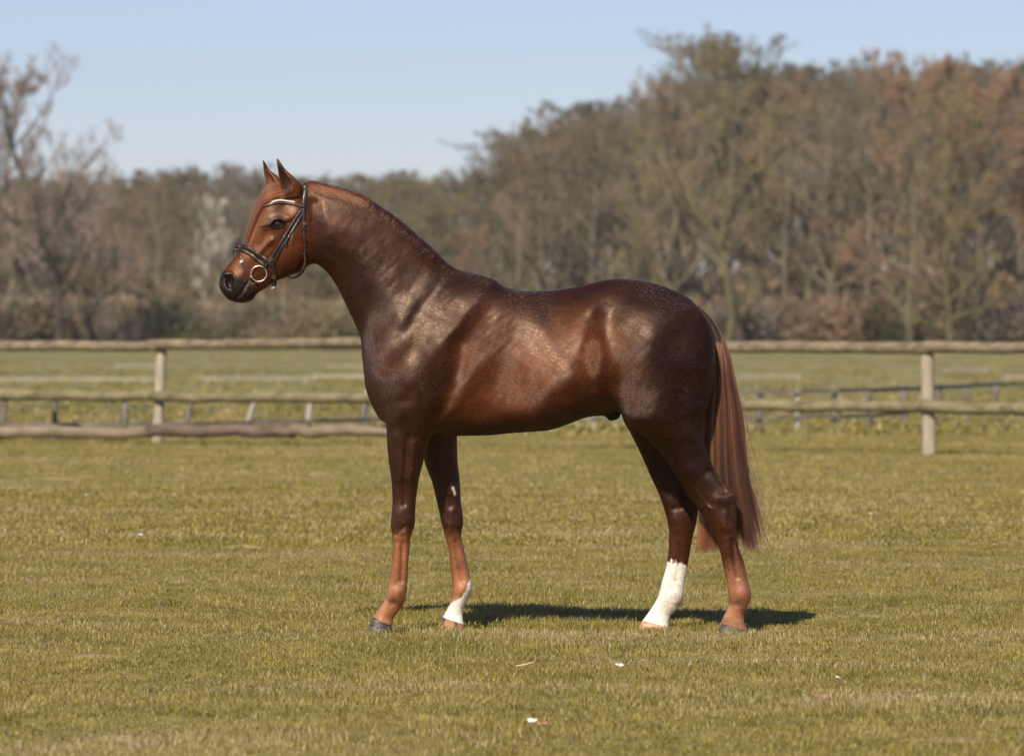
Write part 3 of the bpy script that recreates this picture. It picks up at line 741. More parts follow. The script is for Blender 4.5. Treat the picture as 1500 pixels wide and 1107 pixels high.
# muscles and bones, plus bulges added to steer highlights: (where, polyline, sigma px, depth mm); b = both sides of body, n / f = near or far leg
RELIEF = [
 ('b', [(592, 530), (622, 556), (640, 578)], 27, 19), ('b', [(662, 400), (628, 440), (592, 490), (560, 535)], 10, -9),
 ('b', [(600, 450), (575, 500), (556, 545)], 11, 6), ('b', [(674, 505), (672, 530), (662, 568), (643, 606)], 9, -15), ('b', [(620, 500), (600, 545)], 16, 5),
 ('b', [(700, 540), (668, 600)], 12, 7), ('b', [(664, 600), (650, 612)], 5, 4), ('b', [(565, 560), (588, 605)], 10, 8),
 ('b', [(556, 598), (575, 588), (602, 585)], 5, -1.5), ('b', [(640, 590), (618, 618)], 9, 6), ('b', [(600, 575), (585, 625)], 6, -2.5),
 ('b', [(505, 335), (545, 385), (575, 430)], 24, 9), ('b', [(476, 398), (505, 445), (532, 492)], 8, -8), ('b', [(468, 392), (492, 425), (522, 478)], 4, 3),
 ('b', [(482, 298), (540, 332), (600, 385)], 10, -4), ('b', [(500, 350), (560, 425), (590, 470)], 14, 6),
 ('b', [(459, 300), (463, 345), (464, 384)], 7, -11), ('b', [(474, 312), (484, 340)], 8, 6), ('b', [(478, 350), (470, 385)], 8, 5),
 ('b', [(690, 446), (735, 452), (775, 452)], 26, 19), ('b', [(640, 455), (662, 440)], 14, 5), ('b', [(700, 420), (740, 430)], 9, 4), ('b', [(615, 465), (650, 425)], 5, 2),  # first bulge added to flatten the upper barrel so it reads darker
 ('b', [(745, 470), (735, 560)], 20, -4), ('b', [(792, 478), (812, 520), (850, 560), (872, 590)], 12, 7), ('b', [(806, 565), (790, 610)], 16, 5), ('b', [(830, 585)], 16, -6),
 ('b', [(884, 470), (890, 520), (900, 560)], 15, -22), ('b', [(1010, 560), (1000, 620)], 16, -6), ('b', [(866, 452)], 9, 12), ('b', [(850, 470), (845, 500)], 12, 5), ('b', [(893, 445), (898, 468)], 8, -6),
 ('b', [(948, 500), (958, 560), (962, 610)], 18, 12), ('b', [(925, 470), (985, 505), (1032, 540)], 24, 15),
 ('b', [(985, 520), (1000, 580), (1005, 640)], 14, -7), ('b', [(1028, 540), (1018, 600)], 9, 4), 
 ('b', [(936, 622)], 12, 8), ('b', [(870, 577), (888, 586), (903, 604)], 4, 9), ('b', [(915, 620), (932, 640)], 4, 4), ('b', [(960, 648), (975, 640), (984, 641)], 1.6, 3),
 ('n', [(988, 665), (1005, 690)], 9, 6), ('n', [(1010, 650), (1035, 690)], 6, -4), ('n', [(1040, 690), (1060, 718)], 4.5, -9), ('n', [(1045, 745), (1056, 770)], 7, 5),
 ('n', [(1052, 730)], 6, 5), ('n', [(1069, 740), (1070, 765)], 3, -4), ('n', [(1074, 792), (1080, 845)], 2.6, -5), ('n', [(1066, 800), (1073, 850)], 3, 2), ('n', [(1086, 868)], 7, 5), ('n', [(1080, 884)], 4, -3),
 ('n', [(597, 640), (593, 700), (592, 738)], 3, -5), ('n', [(580, 640), (583, 700)], 6, 4), ('n', [(608, 650), (602, 700)], 5, 5), ('n', [(583, 752)], 7, 2), ('n', [(600, 760)], 4, 2), ('n', [(592, 772), (580, 782)], 3, -3), 
 ('n', [(590, 796), (588, 850)], 2.6, -5), ('n', [(582, 800), (579, 850)], 3, 2), ('n', [(583, 868)], 7, 5), ('n', [(575, 884)], 3.5, -3),
 ('f', [(655, 660), (660, 720)], 5, 4), ('f', [(648, 670), (660, 740)], 3, -3), ('f', [(664, 752)], 6, 2), ('f', [(657, 768)], 5, 2), ('f', [(667, 795), (677, 850)], 2.6, -5), ('f', [(676, 865)], 7, 5), 
 ('f', [(978, 735), (990, 760)], 6, 5), ('f', [(1003, 725), (1010, 745)], 4, -6), ('f', [(998, 800), (991, 850)], 2.6, -2), ('f', [(985, 873)], 7, 5), ('f', [(990, 882)], 3, 3),
 ('n', [(570, 640), (576, 690), (580, 730)], 1.4, 1.6), ('n', [(1000, 690), (1020, 720), (1040, 745)], 1.4, 1.8), ('n', [(604, 690), (606, 735)], 2.5, 3), ('n', [(577, 776), (590, 779)], 3, 1.2),
 ('n', [(1034, 735), (1046, 740)], 3, -1.2), ('n', [(1062, 752), (1066, 775)], 3.5, 3), ('n', [(1045, 775), (1052, 790)], 3, 3), ('n', [(1066, 790), (1062, 845)], 4, 2.5),
 ('f', [(668, 752), (676, 762)], 2.5, -3), ('f', [(650, 760), (660, 778)], 3, 3), ('f', [(985, 745), (1000, 742)], 3, -3), ('f', [(985, 760), (990, 775)], 4, 3),
  ('b', [(392, 372), (386, 388), (378, 394)], 1.2, 1.5), ('b', [(384, 366), (372, 384)], 1.2, 1.2), ('b', [(430, 340), (425, 385)], 1.5, 1.2),
 ('b', [(434, 352), (438, 372)], 14, 7), ('b', [(419, 340), (410, 370), (407, 398)], 4.5, -5), ('b', [(398, 352), (378, 372)], 3.2, 5), ('b', [(392, 362), (374, 384)], 4, -2.5),
 ('b', [(388, 340), (366, 368)], 5, -4), ('b', [(419, 300)], 6, -6), ('b', [(424, 320), (436, 312)], 4.5, 4), ('b', [(390, 330), (380, 352)], 3, 2),
 ('b', [(372, 412), (361, 416), (353, 430), (345, 438)], 1.5, -5), ('b', [(352, 404), (348, 420)], 5, 3), ('b', [(363, 434)], 6, 5), ('b', [(380, 408), (392, 402)], 3, -2),
]
dl = np.zeros(len(HV))
head = hx < 470
for w_, pts, s, mm in RELIEF:
    g = np.exp(-seg_dist(hx, hy, pts) ** 2 / (2 * s * s)) * mm / 1000
    g = g * (1.6 if w_ in 'nf' else 1.08)
    if w_ == 'n': g = np.where((HV[:, 1] < 0) & (hy > 600), g, 0)
    if w_ == 'f': g = np.where((HV[:, 1] > 0) & (hy > 600), g, 0)
    if w_ == 'b' and max(q[0] for q in pts) < 445: g = g * 1.5
    if w_ == 'b' and pts[0][1] > 380: g = g * np.clip((690 - hy) / 30, 0, 1)
    dl += g
sgn = np.sign(HN[:, 1]) * np.abs(HN[:, 1])
def wavy(V, lam, seed, n=14):
    r_ = np.random.default_rng(seed); o = np.zeros(len(V))
    for _ in range(n):
        k = r_.normal(size=3); k /= np.linalg.norm(k); k *= 6.283 / (lam * r_.uniform(.7, 1.5)); o += np.sin(V @ k + r_.uniform(0, 6.28) + 1.2 * np.sin(V @ (k[[1, 2, 0]] * .5)))
    return o / math.sqrt(n)
bodyw = np.clip((700 - hy) / 40, 0, 1) * np.clip((hx - 440) / 40, 0, 1)
dl += bodyw * (.0022 * wavy(HV, .20, 1) + .0006 * wavy(HV, .08, 2)) + .00022 * wavy(HV, .03, 3)
inner = (hy > 640) & (HV[:, 1] * HN[:, 1] < 0)
HV[:, 1] += dl * sgn * np.where(inner & False, 0, 1)
# the eye socket and lids
EYE_PX = (406.5, 327.5)
ca, sa = math.cos(math.radians(-12)), math.sin(math.radians(-12))
ex, ey = hx - EYE_PX[0], hy - EYE_PX[1]
eu, ev = ex * ca + ey * sa, -ex * sa + ey * ca
r = np.sqrt((eu / 8.2) ** 2 + (ev / 5.0) ** 2)
isq = np.abs(HV[:, 1]) > .03
lid = 6.5 * np.exp(-((r - 1.25) / .33) ** 2) * np.where(ev < 0, 1.25, .7) + 5 * np.exp(-((r - 2.1) / .8) ** 2) * (ev < 0) - 9 * np.exp(-(r / .8) ** 4)
HV[:, 1] += np.where(isq & head, lid / 1000, 0) * sgn
# fine unevenness: veins and skin folds
from mathutils import noise as mnoise
HV = relax(HV, HQ, 1, .4)
HN = vnormals(HV, HQ)

# --- coat colour, with shade painted under belly and fetlocks, stored on the vertices
def blob(pts, s, p=2): return np.exp(-(seg_dist(hx, hy, pts) / s) ** p)
_jn = wavy(HV, .030, 31) + .8 * wavy(HV, .012, 32)
def jag(a, f=1.0): return a * (.35 * np.sin(hx * .5 * f + 1.3) + _jn)
colr = np.tile(np.array([.040, .014, .0065]), (len(HV), 1))
def mixc(c, w):
    global colr
    w = np.clip(w, 0, 1)[:, None]; colr = colr * (1 - w) + np.array(c) * w
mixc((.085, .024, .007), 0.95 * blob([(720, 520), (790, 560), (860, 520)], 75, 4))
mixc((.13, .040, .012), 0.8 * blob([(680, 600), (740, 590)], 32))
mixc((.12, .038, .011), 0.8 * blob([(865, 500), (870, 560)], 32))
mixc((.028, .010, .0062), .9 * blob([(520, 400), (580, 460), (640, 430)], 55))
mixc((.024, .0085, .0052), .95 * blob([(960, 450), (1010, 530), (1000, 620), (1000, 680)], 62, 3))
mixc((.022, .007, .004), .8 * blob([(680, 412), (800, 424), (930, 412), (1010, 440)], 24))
mixc((.007, .0035, .003), .9 * blob([(690, 645), (790, 636), (900, 612)], 20))  # belly underside: shade painted into the coat colour
mixc((.098, .029, .0085), .95 * np.clip((470 - hx) / 22, 0, 1) * (hy < 460))
mixc((.075, .024, .010), .7 * blob([(470, 300), (500, 330)], 26))
mixc((.055, .022, .012), .8 * head * blob([(404, 322)], 15)); mixc((.17, .055, .018), .7 * head * blob([(378, 350), (368, 372)], 12))
mixc((.05, .015, .006), .8 * head * blob([(440, 385), (405, 410)], 12))
mixc((.008, .006, .006), .97 * head * np.clip((1.75 - r) * 2.2, 0, 1))
mixc((.013, .010, .010), .97 * head * np.clip((hy - .5 * (hx - 330) - 392 + jag(.6, 2)) / 9, 0, 1) * np.clip((378 - hx) / 9, 0, 1))
mixc((.006, .005, .005), .95 * head * np.clip(1.5 - np.hypot((hx - 335.5) / 6, (hy - 413) / 9), 0, 1))
mixc((.018, .009, .006), .9 * head * (hy < 285) * np.clip((249 - hy) / 6, 0, 1))
mixc((.02, .008, .005), .9 * head * (hy < 288) * np.clip(1.5 - seg_dist(hx, hy, [(409, 246), (414, 262), (424, 280)]) / 5, 0, 1))
leg = (hy > 640)
mixc((.050, .018, .009), .8 * leg * (hx < 760))
mixc((.25, .107, .054), leg * (hx < 760) * np.clip((hy - 772 + jag(3)) / 20, 0, 1))
mixc((.33, .15, .08), .6 * leg * (hx < 760) * np.clip((hy - 845) / 20, 0, 1))
mixc((.060, .020, .008), leg * (hx > 760) * np.clip((hy - 745 + jag(3)) / 40, 0, 1))
mixc((.26, .120, .068), leg * (hx > 760) * (HV[:, 1] < 0) * np.clip((hy - 815 + jag(2)) / 35, 0, 1))
mixc((.05, .02, .012), .55 * leg * blob([(570, 878), (590, 884)], 5)); mixc((.05, .02, .012), .5 * leg * (HV[:, 1] < 0) * blob([(1068, 882), (1085, 884)], 5))  # shade painted into the coat below the near fetlocks
far = HV[:, 1] > 0
mixc((.68, .63, .57), far * (hx > 900) * np.clip((hy - 823 + jag(2.2, 1.6) - (hx - 990) * .25) / 3.0, 0, 1))
mixc((.20, .08, .04), .5 * leg * blob([(588, 790), (586, 850)], 2.2)); mixc((.16, .07, .04), .45 * leg * blob([(1076, 800), (1082, 850)], 2.5))
mixc((.62, .42, .33), .7 * far * (hx > 900) * blob([(992, 878)], 4)); mixc((.68, .53, .42), .6 * far * (hx > 900) * blob([(968, 880), (985, 884)], 3))
wl = (hy - 881 + jag(1.4) + (hx - 664) * .75 + 2.0 * np.clip(hx - 680, 0, 12)) / 3
mixc((.68, .64, .58), far * (hx < 760) * leg * (hy > 828) * np.clip(wl, 0, 1))
mixc((.75, .68, .58), far * (hx < 760) * np.clip(1.5 - (seg_dist(hx, hy, [(664, 714), (666.5, 723)]) + .5 * _jn) / 2.0, 0, 1))
mixc((.33, .14, .07), .7 * leg * blob([(549, 903), (573, 917)], 2.5)); mixc((.33, .14, .07), .7 * leg * (HV[:, 1] < 0) * blob([(1058, 912), (1094, 923)], 2.5))

gloss = np.ones(len(HV)); gloss -= .75 * head * np.clip((2.2 - r) * 1.2, 0, 1)
gloss -= .25 * head * np.clip((hy - .5 * (hx - 330) - 392) / 9, 0, 1) * np.clip((378 - hx) / 9, 0, 1)
gloss -= .35 * np.clip((hy - 770) / 30, 0, 1)
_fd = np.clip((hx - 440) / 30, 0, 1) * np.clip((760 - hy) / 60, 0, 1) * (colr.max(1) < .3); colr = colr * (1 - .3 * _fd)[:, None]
colr[head] *= np.array([.88, .90, .95]) ** (colr[head].max(1) < .3)[:, None]
# --- coat material
def coat_mat():
    m, nt, b = mat_new("horse_coat")
    at = N(nt, "ShaderNodeAttribute", attribute_name="pigment_shade")
    tc = N(nt, "ShaderNodeTexCoord")
    n1 = N(nt, "ShaderNodeTexNoise", i_Scale=13., i_Detail=4., i_Roughness=.6); L(nt, tc.outputs["Object"], n1.inputs[0])
    mp = N(nt, "ShaderNodeMapping"); mp.inputs[3].default_value = (90, 260, 230); mp.inputs[2].default_value = (0, .5, 0)
    L(nt, tc.outputs["Object"], mp.inputs[0])
    n2 = N(nt, "ShaderNodeTexNoise", i_Scale=1.0, i_Detail=2., i_Roughness=.5); L(nt, mp.outputs[0], n2.inputs[0])
    n3 = N(nt, "ShaderNodeTexNoise", i_Scale=120., i_Detail=1., i_Roughness=.5); L(nt, tc.outputs["Object"], n3.inputs[0])
    mr = N(nt, "ShaderNodeMapRange", i_1=.3, i_2=.7, i_3=.66, i_4=1.3); L(nt, n1.outputs[0], mr.inputs[0])
    mr2 = N(nt, "ShaderNodeMapRange", i_1=.3, i_2=.7, i_3=.8, i_4=1.2); L(nt, n2.outputs[0], mr2.inputs[0])
    mu = N(nt, "ShaderNodeMath", operation='MULTIPLY'); L(nt, mr.outputs[0], mu.inputs[0]); L(nt, mr2.outputs[0], mu.inputs[1])
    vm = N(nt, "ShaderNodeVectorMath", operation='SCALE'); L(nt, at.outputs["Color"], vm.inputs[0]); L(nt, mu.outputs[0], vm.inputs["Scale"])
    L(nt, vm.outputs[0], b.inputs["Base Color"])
    gm_ = N(nt, "ShaderNodeMath", operation='MULTIPLY', i_1=.40); L(nt, at.outputs["Alpha"], gm_.inputs[0]); L(nt, gm_.outputs[0], b.inputs["Specular IOR Level"])
    rr = N(nt, "ShaderNodeMapRange", i_1=.3, i_2=.7, i_3=.36, i_4=.46); L(nt, n3.outputs[0], rr.inputs[0])
    L(nt, rr.outputs[0], b.inputs["Roughness"])
    ad = N(nt, "ShaderNodeMath", operation='MULTIPLY_ADD', i_1=.9); L(nt, n3.outputs[0], ad.inputs[0]); L(nt, n2.outputs[0], ad.inputs[2])
    bp = N(nt, "ShaderNodeBump", i_Strength=.8, i_Distance=.0004); L(nt, ad.outputs[0], bp.inputs["Height"])
    L(nt, bp.outputs[0], b.inputs["Normal"])
    b.inputs["Specular Tint"].default_value = (1, .74, .58, 1)
    b.inputs["Sheen Weight"].default_value = .03; b.inputs["Sheen Roughness"].default_value = .35
    b.inputs["Sheen Tint"].default_value = (.8, .55, .42, 1)
    return m
M_COAT = coat_mat()
horse = empty("horse", (0, 0, 0), label="glossy dark chestnut horse standing in profile with one white hind sock", cat="horse")
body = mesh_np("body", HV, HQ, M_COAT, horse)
ca_ = body.data.color_attributes.new("pigment_shade", 'FLOAT_COLOR', 'POINT')
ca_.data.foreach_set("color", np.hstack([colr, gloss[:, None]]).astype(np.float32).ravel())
BVH = BVHTree.FromPolygons([Vector(v) for v in HV], [tuple(int(i) for i in q) for q in HQ])
CAMP = Vector((0, CAMY, EYE))
def surf(px, py, off=0.0):
    """nearest skin point seen at a pixel of the photograph, and its normal"""
    d = Vector(P(px, py, 0)) - CAMP; d.normalize()
    h = BVH.ray_cast(CAMP, d)
    if h[0] is None: return None, None
    n = h[1] if h[1].y < 0 else -h[1]
    return np.array(h[0] + n * off), np.array(n)
def ring_hit(c, d, off):
    """skin point met from outside along direction d through centre c"""
    c = Vector(c); d = Vector(d).normalized()
    h = CORE.ray_cast(c + d * .45, -d, .6)
    if h[0] is None: return np.array(c), np.array(d)
    n = h[1]
    if n.dot(d) < 0: n = -n
    return np.array(h[0] + n * off), np.array(n)

# --- short summer coat, real hairs lying along the growth direction
def coat_hair_mat():
    m = bpy.data.materials.new("coat_hair"); m.use_nodes = True; nt = m.node_tree; nt.nodes.clear()
    o = nt.nodes.new("ShaderNodeOutputMaterial"); h = nt.nodes.new("ShaderNodeBsdfHairPrincipled"); h.parametrization = 'COLOR'
    at = N(nt, "ShaderNodeAttribute", attribute_name="tintc")
    L(nt, at.outputs["Color"], h.inputs["Color"])
    h.inputs["Roughness"].default_value = .19; h.inputs["Radial Roughness"].default_value = .35; h.inputs["IOR"].default_value = 1.38
    L(nt, h.outputs[0], o.inputs[0]); return m
def coat_hair(n):
    q = HV[HQ]; ar = np.linalg.norm(np.cross(q[:, 2] - q[:, 0], q[:, 3] - q[:, 1]), axis=1)
    fc = q.mean(1); fn = HN[HQ].mean(1); fx, fy = PX(fc)
    w = ar * np.clip((.35 - fn[:, 1]) / .3, 0, 1)
    w *= 1 + 1.2 * ((fx < 470) & (fy < 460)) + .7 * (fy > 640)
    rr = np.sqrt((((fx - EYE_PX[0]) * ca + (fy - EYE_PX[1]) * sa) / 8.2) ** 2 + ((-(fx - EYE_PX[0]) * sa + (fy - EYE_PX[1]) * ca) / 5) ** 2)
    w[(rr < 1.25)] = 0; w[np.hypot((fx - 336) / 9, (fy - 412) / 12) < 1] = 0; w[fc[:, 2] < .075] = 0; w *= 1 - .85 * np.clip((fy - .5 * (fx - 330) - 390) / 9, 0, 1) * np.clip((378 - fx) / 9, 0, 1) * (fy < 460); w *= 1 - .85 * np.clip((fn[:, 2] - .3) / .35, 0, 1)
    idx = RNG.choice(len(w), n, p=w / w.sum())
    a, b = RNG.uniform(0, 1, (2, n, 1)); v = q[idx]
    root = (v[:, 0] * (1 - a) + v[:, 1] * a) * (1 - b) + (v[:, 3] * (1 - a) + v[:, 2] * a) * b
    nn = fn[idx]; nn /= np.linalg.norm(nn, axis=1)[:, None]; x, y = fx[idx], fy[idx]
    F = np.zeros((n, 3)); F[:, 0] = .8; F[:, 2] = -.6
    nk = np.clip((640 - x) / 120, 0, 1)[:, None]; F = F * (1 - nk) + np.array([.35, 0, -.95]) * nk
    hd = ((x < 462) & (y < 460))[:, None]; F = np.where(hd, np.array([.45, 0, -.9]), F)
    lg = np.clip((y - 600) / 50, 0, 1)[:, None]; F = F * (1 - lg) + np.array([.12, 0, -1]) * lg
    fl = np.exp(-((x - 868) / 22) ** 2 - ((y - 520) / 50) ** 2)[:, None]; F = F * (1 - fl) + np.array([.1, 0, .8]) * fl   # whorl of the flank
    F += RNG.normal(0, .055, (n, 3)); F -= nn * (F * nn).sum(1)[:, None]; F /= np.linalg.norm(F, axis=1)[:, None]
    Ln = RNG.uniform(.7, 1.2, n) * np.where(hd[:, 0], .0055, .0095) * (1 - .35 * lg[:, 0])
    lift = RNG.uniform(.005, .035, n)
    pts = np.stack([root + F * (Ln * s)[:, None] + nn * (Ln * lift * s ** .8 + .0003)[:, None] for s in (0, .35, .7, 1.0)], 1).astype(np.float32)
    c = bpy.data.hair_curves.new("coat_hair"); c.add_curves([4] * n)
    c.attributes["position"].data.foreach_set("vector", pts.ravel())
    ra = c.attributes.get("radius") or c.attributes.new("radius", 'FLOAT', 'POINT')
    ra.data.foreach_set("value", (np.array([1, .95, .7, .25])[None] * RNG.uniform(.7, 1.2, (n, 1)) * .00032).astype(np.float32).ravel())
    col = colr[HQ[idx, 0]] * RNG.uniform(.75, 1.25, (n, 1)) * COATGAIN
    ta = c.attributes.new("tintc", 'FLOAT_COLOR', 'POINT')
    ta.data.foreach_set("color", np.repeat(np.hstack([np.clip(col, 0, .9), np.ones((n, 1))]), 4, axis=0).astype(np.float32).ravel())
    c.materials.append(coat_hair_mat())
    o = bpy.data.objects.new("coat_hair", c); COL.objects.link(o); o.parent = body; o["kind"] = "stuff"
COATGAIN = np.array([1.12, .92, .84])
coat_hair(500000)

# --- eyes
def eye_mat():
    m, nt, b = mat_new("horse_eye")
    b.inputs["Base Color"].default_value = (.008, .005, .004, 1); b.inputs["Roughness"].default_value = .06
    b.inputs["Coat Weight"].default_value = 1; b.inputs["Coat Roughness"].default_value = .03
    return m
M_EYE = eye_mat()
pe, ne = surf(*EYE_PX)
for s in (-1, 1):
    bm = bmesh.new(); bmesh.ops.create_uvsphere(bm, u_segments=32, v_segments=20, radius=.0185)
    me = bpy.data.meshes.new("eye"); bm.to_mesh(me); bm.free()
    for p in me.polygons: p.use_smooth = True
    me.materials.append(M_EYE)
    o = bpy.data.objects.new("eye", me); COL.objects.link(o); o.parent = horse
    o.location = (pe[0], s * (abs(pe[1]) - .0038), pe[2]); o.scale = (1.12, .8, .86)

# --- hooves
def hoof_mat(name, c1, c2, stretch=(3, 3, 1), rough=.45, sc=6., c3=None):
    m = simple_mat(name, c1, c2, rough=rough, scale=sc, bump=.35, bscale=25, stretch=stretch, stops=(.42, .58))
    return m
M_HOOF = hoof_mat("dark_hoof", (.045, .033, .028), (.12, .10, .09), (3, 3, 14), .38)
M_HOOF2 = hoof_mat("striped_hoof", (.055, .052, .06), (.36, .16, .07), (22, 22, 4), .5, 1.6)
M_HOOF3 = hoof_mat("pale_hoof", (.42, .22, .11), (.60, .40, .25), (6, 6, 26), .6, 2.)
def hoof(tt, ht, tb, hb, yc, mat, label=None):
    # toe and heel at the coronet, toe and heel at the ground
    d = 1.41 * FPX / (484 + 0)  # unused scale
    gy = PX(np.array([[0, yc, -.006]]))[1][0]
    def lerp(a, b, t): return a[0] + (b[0] - a[0]) * t, a[1] + (b[1] - a[1]) * t
    st = []
    for t, w in ((0, .037), (.04, .0425), (.15, .0435), (.5, .0485), (.85, .054), (1.0, .0565)):
        a = lerp(tt, (tb[0], gy), t); b = lerp(ht, (hb[0], gy), t)
        st.append((a[0], a[1], b[0], b[1], w, yc, 2.25, .12))
    v, t = loft(st, seg=3, m=40)
    o = mesh_np("hoof", v, t, mat, horse)
    if label: o["label"] = label
    return o
hoof((546, 903), (575, 917.5), (534.5, 924), (572.5, 926), -.15, M_HOOF)
hoof((648, 903), (680.3, 914), (640.5, 922), (680.5, 923), .15, M_HOOF2, "hoof striped dark grey and orange")
hoof((1057.5, 912), (1096, 923.5), (1050.5, 927), (1097.5, 928), -.15, M_HOOF)
hoof((942.5, 908), (980, 918), (930.5, 921), (980, 923), .15, M_HOOF3, "pale chalky orange hoof under the white sock")

# --- hair: strands as true curves over a solid core
def hair_mat(name, c1, c2, c3, rough=.35):
    m = bpy.data.materials.new(name); m.use_nodes = True; nt = m.node_tree; nt.nodes.clear()
    o = nt.nodes.new("ShaderNodeOutputMaterial"); h = nt.nodes.new("ShaderNodeBsdfHairPrincipled")
    h.parametrization = 'COLOR'; hi = nt.nodes.new("ShaderNodeHairInfo")
    at = N(nt, "ShaderNodeAttribute", attribute_name="lock")
    a = ramp(nt, at.outputs["Fac"], [(0, c3), (.45, c2), (1, c1)])
    L(nt, a, h.inputs["Color"]); h.inputs["Roughness"].default_value = rough
    h.inputs["Radial Roughness"].default_value = .5
    h.inputs["Random Roughness"].default_value = .3
    L(nt, h.outputs[0], o.inputs[0]); return m
def hair(name, strands, radius, mat, parent, tip=.25, lock=None):
    S = np.array(strands, np.float32); n, k, _ = S.shape
    c = bpy.data.hair_curves.new(name); c.add_curves([k] * n)
    c.attributes["position"].data.foreach_set("vector", S.ravel())
    ra = c.attributes.get("radius") or c.attributes.new("radius", 'FLOAT', 'POINT')
    pr = np.linspace(1, 0, k) ** .6 * (1 - tip) + tip
    rr = (RNG.uniform(.6, 1.3, (n, 1)) * pr[None, :] * radius).astype(np.float32)
    ra.data.foreach_set("value", rr.ravel())
    lk = c.attributes.new("lock", 'FLOAT', 'POINT')
    lv = np.array(lock) if lock is not None else RNG.uniform(0, 1, n)
    lv = (lv if lv.ndim == 2 else np.repeat(lv[:, None], k, 1)) + RNG.normal(0, .12, (n, 1))
    lk.data.foreach_set("value", np.clip(lv, 0, 1).ravel().astype(np.float32))
    c.materials.append(mat)
    o = bpy.data.objects.new(name, c); COL.objects.link(o); o.parent = parent
    return o

# tail
LE = np.array([(1019, 450), (1030, 470), (1041, 500), (1040, 530), (1036, 580), (1029, 620), (1027, 660), (1027, 700), (1026, 740), (1024, 780), (1021, 812)], float)
RE = np.array([(1022, 446), (1046, 470), (1060.6, 493), (1070.5, 518), (1078, 553), (1086, 594), (1089, 629), (1091.5, 665), (1096, 700), (1104, 740), (1116, 810)], float)
LEc, REc = catmull(LE, 6), catmull(RE, 6)
kk = len(LEc)
M_TAIL = hair_mat("tail_hair", (.33, .10, .032), (.12, .029, .009), (.022, .008, .005))
M_TAILC = simple_mat("tail_core", (.018, .007, .005), (.035, .012, .007), rough=.6, scale=40, stretch=(3, 3, .2))
core = []
for i in range(0, kk, 4):
    t = i / (kk - 1); a, b = LEc[i], REc[i]
    sh = .18 + .3 * t
    aa = a + (b - a) * sh / 2; bb = b - (b - a) * (sh / 2 + .03)
    core.append((aa[0], aa[1], bb[0], bb[1], .03 + .012 * t if t < .85 else .012, .0))
core = core[:-3]
v, t = loft(core, seg=2, m=20)
tail = mesh_np("tail", v, t, M_TAILC, horse)
tail["label"] = "long reddish brown tail cut straight at the bottom"
S, LK = [], []
NT = 8000; NL = 120
_la = RNG.uniform(0, 2 * math.pi, NL); _lr = np.sqrt(RNG.uniform(.45, 1, NL)); _lt = RNG.uniform(0, 1, NL) ** 1.1; _ld = RNG.normal(0, .05, NL)
for i in range(NT):
    q_ = RNG.integers(0, NL)
    u0 = .5 + .5 * _lr[q_] * math.cos(_la[q_]); y0_ = _lr[q_] * math.sin(_la[q_])
    u = u0 + RNG.normal(0, .014); yy = y0_ + RNG.normal(0, .04)
    LK.append(_lt[q_] * 1.0 + .0 - .5 * np.clip((u0 - .5) * 2.5, 0, 1))
    t0 = RNG.uniform(0, 1) ** 2.2 * .42
    t1 = 1.0 - abs(RNG.normal(0, .03)) - .03 * math.sin(q_ * 7.7) ** 2 * 1.5 if RNG.random() < .78 else RNG.uniform(.75, 1)
    ts = np.linspace(t0, t1, 15)
    ph, am = RNG.uniform(0, 6.28), abs(RNG.normal(0, 1.3)); cl = RNG.normal(0, .03)
    lock = _ld[q_]
    fly = RNG.random() < .035
    pts = []
    for j, tt in enumerate(ts):
        f = tt * (kk - 1); i0 = min(int(f), kk - 2); fr = f - i0
        a = LEc[i0] * (1 - fr) + LEc[i0 + 1] * fr; b = REc[i0] * (1 - fr) + REc[i0 + 1] * fr
        grow = (tt - t0) / (t1 - t0 + 1e-6)
        uu = u * (grow ** .5) + (.25 + .5 * u) * (1 - grow ** .5)
        uu += (lock + cl) * grow
        if fly: uu += .22 * grow ** 2
        q = a + (b - a) * np.clip(uu, -.02, 1.02 + (.2 if fly else 0))
        wd = .012 + .035 * min(1, tt * 3) + .012 * tt
        rs = min(1, .35 + grow * 2)
        pts.append(P(q[0] + am * .5 * math.sin(ph + tt * 9), q[1] + (RNG.normal(0, 1.5) if j == 14 else 0), yy * wd * rs))
    S.append(pts); LK[-1] = LK[-1] + .55 * np.exp(-ts / .13) - .18 * np.clip((ts - .3) * 2, 0, 1) + (.55 * np.clip((ts - .6) * 3, 0, 1) if u0 < .22 else 0)
hair("tail_hair", S, .0010, M_TAIL, tail, lock=LK)
M_MANE = hair_mat("mane_hair", (.22, .055, .016), (.12, .032, .011), (.035, .012, .008))

